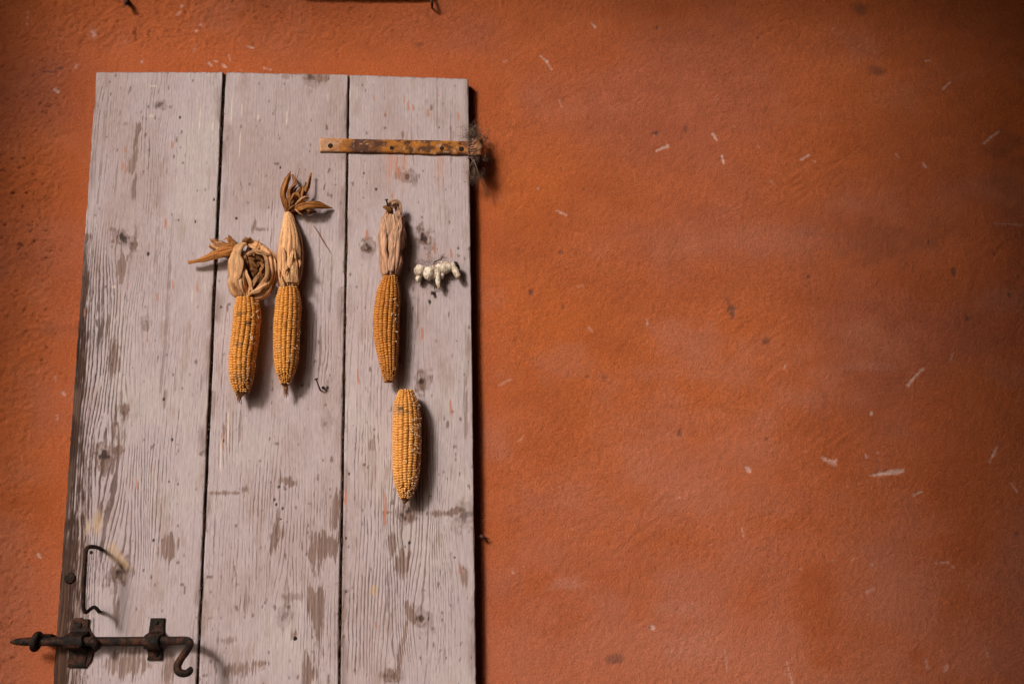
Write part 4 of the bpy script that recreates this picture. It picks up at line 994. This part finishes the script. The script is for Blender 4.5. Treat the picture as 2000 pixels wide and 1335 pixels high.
# loose ends
leaf(c1, [(468, 486, dh - .012), (450, 490, dh - .008), (430, 495, dh - .006), (405, 503, dh - .006), (385, 509, dh - .008), (368, 512.5, dh - .010)], [9, 11, 10, 6, 4, 3.6], HD * 1.25, 651, cup=.6, pleat=.06, twist=[0, .1, .2, .3, .3, .2], n=36)
leaf(c1, [(466, 484, dh - .014), (448, 484, dh - .012), (430, 478, dh - .014), (412, 470, dh - .018)], [7, 8, 6, 2.5], HD * 1.05, 652, cup=.5, twist=[0, .3, .4, .5])
leaf(c1, [(466, 486, dh - .018), (446, 488, dh - .018), (425, 484, dh - .020), (409, 480, dh - .022)], [7, 8, 6, 3], HD * .85, 653, cup=.5, twist=[0, -.2, -.3, -.3])
leaf(c1, [(464, 482, dh - .010), (452, 474, dh - .006), (444, 466, dh - .006), (437, 470, dh - .004)], [5, 6, 5, 2], HD * 1.1, 654, cup=.6, twist=[0, .5, 1.0, 1.4])
leaf(c1, [(462, 484, dh - .012), (456, 473, dh - .010), (450, 464, dh - .012), (446, 459, dh - .014)], [3, 4, 3.5, 1.2], HD * .95, 655, cup=.5, twist=[.3, .5, .7, .9])
leaf(c1, [(460, 487, dh - .010), (440, 482, dh - .008), (424, 475, dh - .010), (416, 468, dh - .012)], [1.5, 2.2, 2, .8], HB * 1.1, 656)
leaf(c1, [(458, 489, dh - .008), (438, 487, dh - .008), (420, 483, dh - .010), (408, 475, dh - .014)], [1.5, 2.4, 2, .8], HB * 1.0, 657)
leaf(c1, [(474, 476, dh - .008), (478, 470, dh - .004), (486, 468, dh - .002), (494, 473, dh - .004)], [3, 5, 5, 2], HD * .6, 658, cup=.5, dark=.8)

_rng = random.Random(77)
def strands(e, spec):
    """torn strips: (x0, y0, d0, x1, y1, d1, width px, bow px, tone)"""
    for i, (x0, y0, q0, x1, y1, q1, w_, b_, tone) in enumerate(spec):
        nx, ny = -(y1 - y0), (x1 - x0); l_ = math.hypot(nx, ny) + 1e-6; nx, ny = nx / l_, ny / l_
        leaf(e, [(x0, y0, q0), (x0 * .65 + x1 * .35 + nx * b_, y0 * .65 + y1 * .35 + ny * b_, q0 * .6 + q1 * .4 + .003), (x0 * .3 + x1 * .7 + nx * b_ * .6, y0 * .3 + y1 * .7 + ny * b_ * .6, q0 * .3 + q1 * .7 + .002), (x1, y1, q1)],
             [w_ * .6, w_, w_ * .8, .4], tone, 700 + i + int(x0), cup=.6, twist=[_rng.uniform(-.5, .5), _rng.uniform(-.9, .9), _rng.uniform(-1.4, 1.4), _rng.uniform(-2, 2)], dark=.7, n=20, m=7)
# ragged ends of the left bundle, torn strips in the loop, loose edges on the two hanging husks
spec = []
for i in range(12):
    spec.append((462 + _rng.uniform(-6, 4), 485 + _rng.uniform(-5, 6), d1 - .010, 462 - _rng.uniform(22, 56), 478 + _rng.uniform(-14, 16), d1 - .012 + _rng.uniform(-.006, .008), _rng.uniform(1.2, 3.2), _rng.uniform(-4, 4), HD * _rng.uniform(.8, 1.5)))
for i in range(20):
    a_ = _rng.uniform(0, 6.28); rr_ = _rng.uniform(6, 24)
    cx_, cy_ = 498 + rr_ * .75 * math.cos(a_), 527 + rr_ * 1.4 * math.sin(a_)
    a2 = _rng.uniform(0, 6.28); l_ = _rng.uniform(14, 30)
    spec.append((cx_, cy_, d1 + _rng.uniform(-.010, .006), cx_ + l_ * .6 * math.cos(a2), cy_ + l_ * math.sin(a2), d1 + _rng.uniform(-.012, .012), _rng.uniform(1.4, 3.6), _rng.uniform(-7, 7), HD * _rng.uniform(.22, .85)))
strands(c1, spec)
spec = []
for i in range(9):
    x_ = 565 + _rng.uniform(-18, 20); y_ = 545 - _rng.uniform(0, 70)
    spec.append((x_, y_, d2 + .014 - abs(x_ - 566) * .0004, x_ + _rng.uniform(-5, 8), y_ + _rng.uniform(14, 34), d2 + .018 - abs(x_ - 566) * .0004, _rng.uniform(1.5, 3.5), _rng.uniform(-3, 3), HB * _rng.uniform(.7, 1.3)))
strands(c2, spec)
spec = []
for i in range(8):
    x_ = 765 + _rng.uniform(-14, 16); y_ = 520 - _rng.uniform(0, 90)
    spec.append((x_, y_, d3 + .012 - abs(x_ - 765) * .0004, x_ + _rng.uniform(-4, 4), y_ + _rng.uniform(16, 34), d3 + .016 - abs(x_ - 765) * .0004, _rng.uniform(1.2, 2.6), _rng.uniform(-2, 2), HP * _rng.uniform(.7, 1.15)))
strands(c3, spec)

# ------------------------------------------------------------------ nails, straw, webs
def nail(label, pts, rad, head_r):
    e = empty('nail', label, 'nail', None)
    e.location = P(*pts[0])
    o = tube('shank', [P(*p) for p in pts], [r * MMPX for r in rad], M_nail, None, n=20, sides=8); reparent(o, e)
    h = P(*pts[-1]); q = P(*pts[-2])
    d = nrm(np.array(h - q))
    o = tube('head', [np.array(h), np.array(h) + d * .0016], [head_r * MMPX] * 2, M_nail, None, n=6, sides=10, jit=.1); reparent(o, e)
    return e
nail('thin dark nail holding the folded husk of the third cob', [(757.5, 412, FRONT - .01), (757.5, 411, FRONT + .012), (757, 402, FRONT + .030), (755, 391, FRONT + .036)], [1.7, 1.7, 1.6, 1.6], 3.2)
nail('bent rusty nail sticking out below and right of the second cob', [(626, 762, FRONT - .008), (625, 760, FRONT + .005), (621, 750, FRONT + .016), (618, 741, FRONT + .020)], [1.6, 1.6, 1.5, 1.5], 3.4)
nail('short dark nail in the door right of the bent rusty nail', [(631.5, 758, FRONT - .008), (631.5, 757.5, FRONT + .002), (631.5, 757, FRONT + .005)], [1.6, 1.6, 1.6], 3.0)
e = nail('small dark nail in the wall beside the right door edge', [(946, 1049, -.008), (944, 1048, .006), (941, 1047, .014)], [2.6, 2.4, 2.2], 3.4)
st = tube('straw', [P(956, 1053, .004), P(950, 1049, .012), P(944, 1048, .016), (P(934, 1046, .012))], .0007, M_nail, e, n=14, sides=5); st.parent = None; reparent(st, e); st.name = 'thread'
s = tube('straw_stalk', [P(612, 440, FRONT + .003), P(622, 455, FRONT + .0022), P(632, 472, FRONT + .0018), P(646, 494, FRONT + .0015)], [.0005, .0009, .0009, .0003], M_straw, None, n=20, sides=6)
tag(s, 'thin straw stuck to the door right of the second husk', 'straw')

def fuzz(name, label, cat, centres, n, ln, seed, rad=(.00012, .0003), mat=M_web):
    rng = random.Random(seed); L = []
    for i in range(n):
        px, py, dp, sp = rng.choice(centres)
        p = np.array(P(px + rng.gauss(0, sp), py + rng.gauss(0, sp), dp + rng.uniform(-.004, .004)))
        pts = [p]; d = nrm(np.array([rng.gauss(0, 1), rng.gauss(0, .4), rng.gauss(0, 1)]))
        for k in range(4):
            d = nrm(d + np.array([rng.gauss(0, .7), rng.gauss(0, .3), rng.gauss(0, .7)])); pts.append(pts[-1] + d * ln * rng.uniform(.15, .4))
        L.append((pts, rng.uniform(*rad)))
    o = tubes(name, L, mat, None, sides=3)
    tag(o, label, cat, kind='stuff')
    return o
fuzz('cobweb', 'brown dusty cobweb tangled round the strap hinge end', 'cobweb', [(928, 268, .045, 6), (938, 280, .030, 7), (934, 312, .034, 6), (930, 330, .034, 7), (922, 258, .040, 6), (928, 345, .030, 5), (944, 270, .02, 6), (917, 266, .044, 5)], 380, .017, 5, (.00014, .0003))
tw = empty('twine_knot', 'knot of brown twine tied round the strap hinge end at the door edge', 'twine')
tw.location = P(925, 290, FRONT)
_r = random.Random(15)
for i in range(9):
    y0 = 272 + i * 4.4; ph = _r.uniform(0, 6); tl = _r.uniform(-6, 6)
    lp = [P(926 + 11.5 * math.cos(t) + _r.uniform(-1, 1), y0 + tl * math.cos(t) + _r.uniform(-1, 1), FRONT + .004 + .013 * math.sin(t)) for t in np.linspace(ph, ph + 6.6, 12)]
    reparent(tube('loop', lp, _r.uniform(.0006, .0011), M_web, None, n=40, sides=6, jit=.3, seed=i), tw)
for i in range(7):
    x0, y0 = 922 + _r.uniform(-4, 10), 262 + _r.uniform(-4, 6) if i % 2 else 312 + _r.uniform(-4, 6)
    dy = -_r.uniform(10, 22) if i % 2 else _r.uniform(14, 40)
    reparent(tube('loose_end', [P(x0, y0, .040), P(x0 + _r.uniform(-5, 6), y0 + dy * .5, .038 - .004 * (i % 3)), P(x0 + _r.uniform(-6, 9), y0 + dy, .034 - .006 * (i % 3))], [.0010, .0008, .0005], M_web, None, n=14, sides=5, jit=.3, seed=i), tw)
fuzz('cobweb', 'thin dark cobweb behind the small white figurine', 'cobweb', [(815, 512, FRONT + .003, 5), (835, 512, FRONT + .004, 6), (850, 510, FRONT + .005, 6), (863, 503, FRONT + .005, 5), (830, 552, FRONT + .003, 6), (848, 560, FRONT + .004, 5), (868, 560, FRONT + .002, 6), (812, 540, FRONT + .003, 4)], 120, .012, 9, (.0001, .0002), M_debris)
s = tube('straw_stalk', [P(925, 312, .050), P(932, 330, .046), P(938, 348, .036), P(946, 368, .024), P(951, 380, .020)], [.0014, .0011, .0010, .0009, .0014], M_web, None, n=24, sides=6)
tag(s, 'grey stalk dangling from the cobweb below the strap hinge', 'straw')

# ------------------------------------------------------------------ toy horse
def toy_horse():
    e = empty('animal_figurine', 'small dirty white animal figurine wired to the door right of the third cob', 'figurine')
    D = FRONT + .011
    e.location = P(848, 532, FRONT)
    bm = bmesh.new()
    def ball(px, py, dp, rx, ry=None, rd=None, rot=0.0):
        ry = ry or rx; rd = rd or min(rx, ry)
        c = P(px, py, dp)
        M = Matrix.Translation(c) @ Matrix.Rotation(rot, 4, 'Y') @ Matrix.Diagonal((rx * MMPX, rd * MMPX, ry * MMPX, 1))
        bmesh.ops.create_icosphere(bm, subdivisions=3, radius=1.0, matrix=M)
    def limb(pts):
        for (a, b) in zip(pts[:-1], pts[1:]):
            for i in range(7):
                t = i / 6
                ball(*[a[k] + (b[k] - a[k]) * t for k in range(4)])
    ball(820, 529, D + .001, 12.0, 13, 12)                       # rump
    limb([(820, 536, D, 6.5), (817, 545, D + .001, 5.6), (817, 547.5, D, 5.0)])   # hind leg, folded
    ball(838.5, 534, D + .002, 12.0, 14.5, 12.5)          # belly
    limb([(826, 528, D - .004, 6.5), (842, 527, D - .004, 8), (862, 524, D - .003, 9)])  # back
    limb([(856, 527, D + .003, 6.2), (855, 540, D + .005, 6.6), (856, 552, D + .005, 5.2), (857.5, 562, D + .004, 3.0)])  # foreleg
    limb([(862, 530, D + .001, 5), (864, 538, D + .002, 4.5), (863, 543, D, 3)])          # other foreleg, lifted
    limb([(860, 525, D, 12), (868, 523.5, D + .001, 12), (877, 522, D + .002, 10), (886, 520, D + .003, 8)])  # shoulder, neck
    limb([(864, 514, D - .001, 5), (870, 515, D, 5.0), (878, 516, D, 4.5)])            # mane crest
    limb([(886, 519, D + .004, 7.6), (890, 529, D + .005, 6.8), (894.5, 539, D + .005, 6.0)])  # head and muzzle
    limb([(885.5, 515, D + .004, 2.6), (887, 511.5, D + .004, 1.6)])                    # ear
    me = bpy.data.meshes.new('body'); bm.to_mesh(me); bm.free()
    o = bpy.data.objects.new('body', me); COL.objects.link(o)
    md = o.modifiers.new('r', 'REMESH'); md.mode = 'VOXEL'; md.voxel_size = 0.0007
    sm = o.modifiers.new('s', 'SMOOTH'); sm.factor = .5; sm.iterations = 2
    dg = bpy.context.evaluated_depsgraph_get()
    me2 = bpy.data.meshes.new_from_object(o.evaluated_get(dg))
    bpy.data.objects.remove(o)
    n = len(me2.vertices); v = np.empty(n * 3, np.float32); me2.vertices.foreach_get('co', v); v = v.reshape(-1, 3)
    nn = np.empty(n * 3, np.float32); me2.vertices.foreach_get('normal', nn); nn = nn.reshape(-1, 3)
    fs = [tuple(p.vertices) for p in me2.polygons]
    # mane grooves
    mz = P(869, 513, D); dm = np.exp(-((v[:, 0] - mz.x) / .010) ** 2 - ((v[:, 2] - mz.z) / .008) ** 2)
    v = v + nn * (0.0006 * dm * np.sin(v[:, 0] * 2600 + v[:, 2] * 700))[:, None]
    v = v + nn * (0.0007 * fbm(v[:, 0] / .004, v[:, 2] / .0045, 706, 3) - 0.0005 * ss(.75, 1.0, np.sin(v[:, 0] * 1500 + 1.5 * vn(v[:, 2] / .006, v[:, 0] * 0, 707))))[:, None]
    C = np.tile(srgb(232, 217, 198), (n, 1))
    g1 = fbm(v[:, 0] / .006, v[:, 2] / .006, 700, 3); g2 = fbm(v[:, 0] / .0025, v[:, 2] / .003, 701, 2)
    C = mix(C, srgb(176, 146, 120), ss(0.0, .45, g1 + .3 * g2) * .6)
    C = mix(C, srgb(140, 104, 82), dm * ss(-.3, .3, g2) * .9)
    C = mix(C, srgb(168, 138, 114), ss(.1, .45, fbm(v[:, 0] / .011, v[:, 2] / .009, 705, 3)) * .7)
    C = mix(C, srgb(120, 84, 62), ss(.35, .6, g2) * .45)
    vein = ss(.80, 1.0, np.sin(v[:, 0] * 2400 + 2.2 * vn(v[:, 2] / .006, v[:, 0] * 0, 703))) * ss(-.1, .4, g1 + .2)
    C = mix(C, srgb(150, 116, 100), vein * .55)
    cav = ss(0.0, .8, np.clip(nn[:, 1] + .45, 0, 1))                                   # grime and painted shade round the back, next to the door
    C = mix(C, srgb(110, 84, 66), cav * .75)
    hoof = P(857, 562, D); C = mix(C, srgb(164, 116, 84), np.exp(-((v[:, 0] - hoof.x) ** 2 + (v[:, 2] - hoof.z) ** 2) / .004 ** 2) * .7)
    C = mix(C, srgb(150, 124, 104), ss(.3, .9, nn[:, 2]) * .7 * ss(-.3, .3, g1))      # dust lying on the upward faces
    o = mesh_np('body', v, fs, M_toy, None, C); reparent(o, e)
    reparent(tube('bridle', [P(886.5, 512, D + .006), P(891, 516, D + .007), P(894, 523, D + .005), P(895, 530, D + .002)], [2.0 * MMPX, 4.4 * MMPX, 4.6 * MMPX, 1.6 * MMPX], M_black, None, n=14, sides=8, jit=.2), e)
    reparent(tube('eye', [P(892.8, 521.5, D + .0080), P(893.4, 524.5, D + .0078)], .0006, M_chaff, None, n=6, sides=6), e)
    w = [P(850, 512, FRONT + .002), P(848.3, 514, D + .006), P(848, 522, D + .0115), P(847.6, 534, D + .0125), P(847.5, 546, D + .009), P(848.5, 556, D + .001), P(848, 566, FRONT + .004), P(846, 572, FRONT + .006)]
    reparent(tube('tie_wire', w, .0007, M_web, None, n=50, sides=6), e)
    for i in range(3):
        kn = [P(845 + 2.6 * math.cos(t + i * 1.9), 572 + 3 * math.sin(t * 1.3 + i), FRONT + .005 + .003 * math.sin(t + i)) for t in np.linspace(0, 5.5, 9)]
        reparent(tube('wire_knot', kn, .0007, M_nail, None, n=30, sides=6), e)
    reparent(tube('wire_end', [P(848, 512, FRONT + .004), P(856, 508, FRONT + .006), P(862, 506, FRONT + .007), P(864, 500, FRONT + .010)], .0011, M_nail, None, n=16, sides=6), e)
    return e
toy_horse()

# ------------------------------------------------------------------ board above the door, its lower edge just inside the frame
def top_board():
    n = 40; V = []
    pl = [(550, -6), (600, 0.5), (660, 2.2), (730, 3.5), (800, 3.5), (846, 1.5)]
    lo = crom([(x, y) for x, y in pl], n)
    bm = bmesh.new(); rows = []
    for (x, y) in lo:
        a = P(x, y - 1.0, -.004); rows.append((a.x, a.z))
    f0 = [bm.verts.new((x, -.014, z)) for x, z in rows]; f1 = [bm.verts.new((x, -.014, rows[0][1] + .22)) for x, z in rows]
    b0 = [bm.verts.new((x, .004, z)) for x, z in rows]; b1 = [bm.verts.new((x, .004, rows[0][1] + .22)) for x, z in rows]
    for i in range(n - 1):
        bm.faces.new((f0[i], f0[i + 1], f1[i + 1], f1[i])); bm.faces.new((b0[i], b1[i], b1[i + 1], b0[i + 1]))
        bm.faces.new((f0[i], b0[i], b0[i + 1], f0[i + 1])); bm.faces.new((f1[i], f1[i + 1], b1[i + 1], b1[i]))
    bm.faces.new((f0[0], f1[0], b1[0], b0[0])); bm.faces.new((f0[-1], b0[-1], b1[-1], f1[-1]))
    bmesh.ops.recalc_face_normals(bm, faces=bm.faces)
    me = bpy.data.meshes.new('wooden_board'); bm.to_mesh(me); bm.free()
    o = bpy.data.objects.new('wooden_board', me); COL.objects.link(o); me.materials.append(M_oldwood)
    bv = o.modifiers.new('bevel', 'BEVEL'); bv.width = .002; bv.segments = 2; bv.limit_method = 'ANGLE'
    tag(o, 'dark wooden board whose curved lower edge shows at the top above the door', 'board')
top_board()
s = tube('hook', [P(842, -14, .01), P(843, 2, .022), P(844, 12, .012), P(843, 16, -.003)], [.0028, .0026, .0024, .0015], M_nail, None, n=16, sides=7)
tag(s, 'tiny dark hook in the wall at the right end of the board', 'hook')
s = tube('nail', [P(246, -2, -.005), P(247, 3, .016), P(248, 7, .020)], [.004, .0038, .0042], M_nail, None, n=10, sides=8, jit=.2)
tag(s, 'stubby dark nail at the top edge, up and left of the door', 'nail')
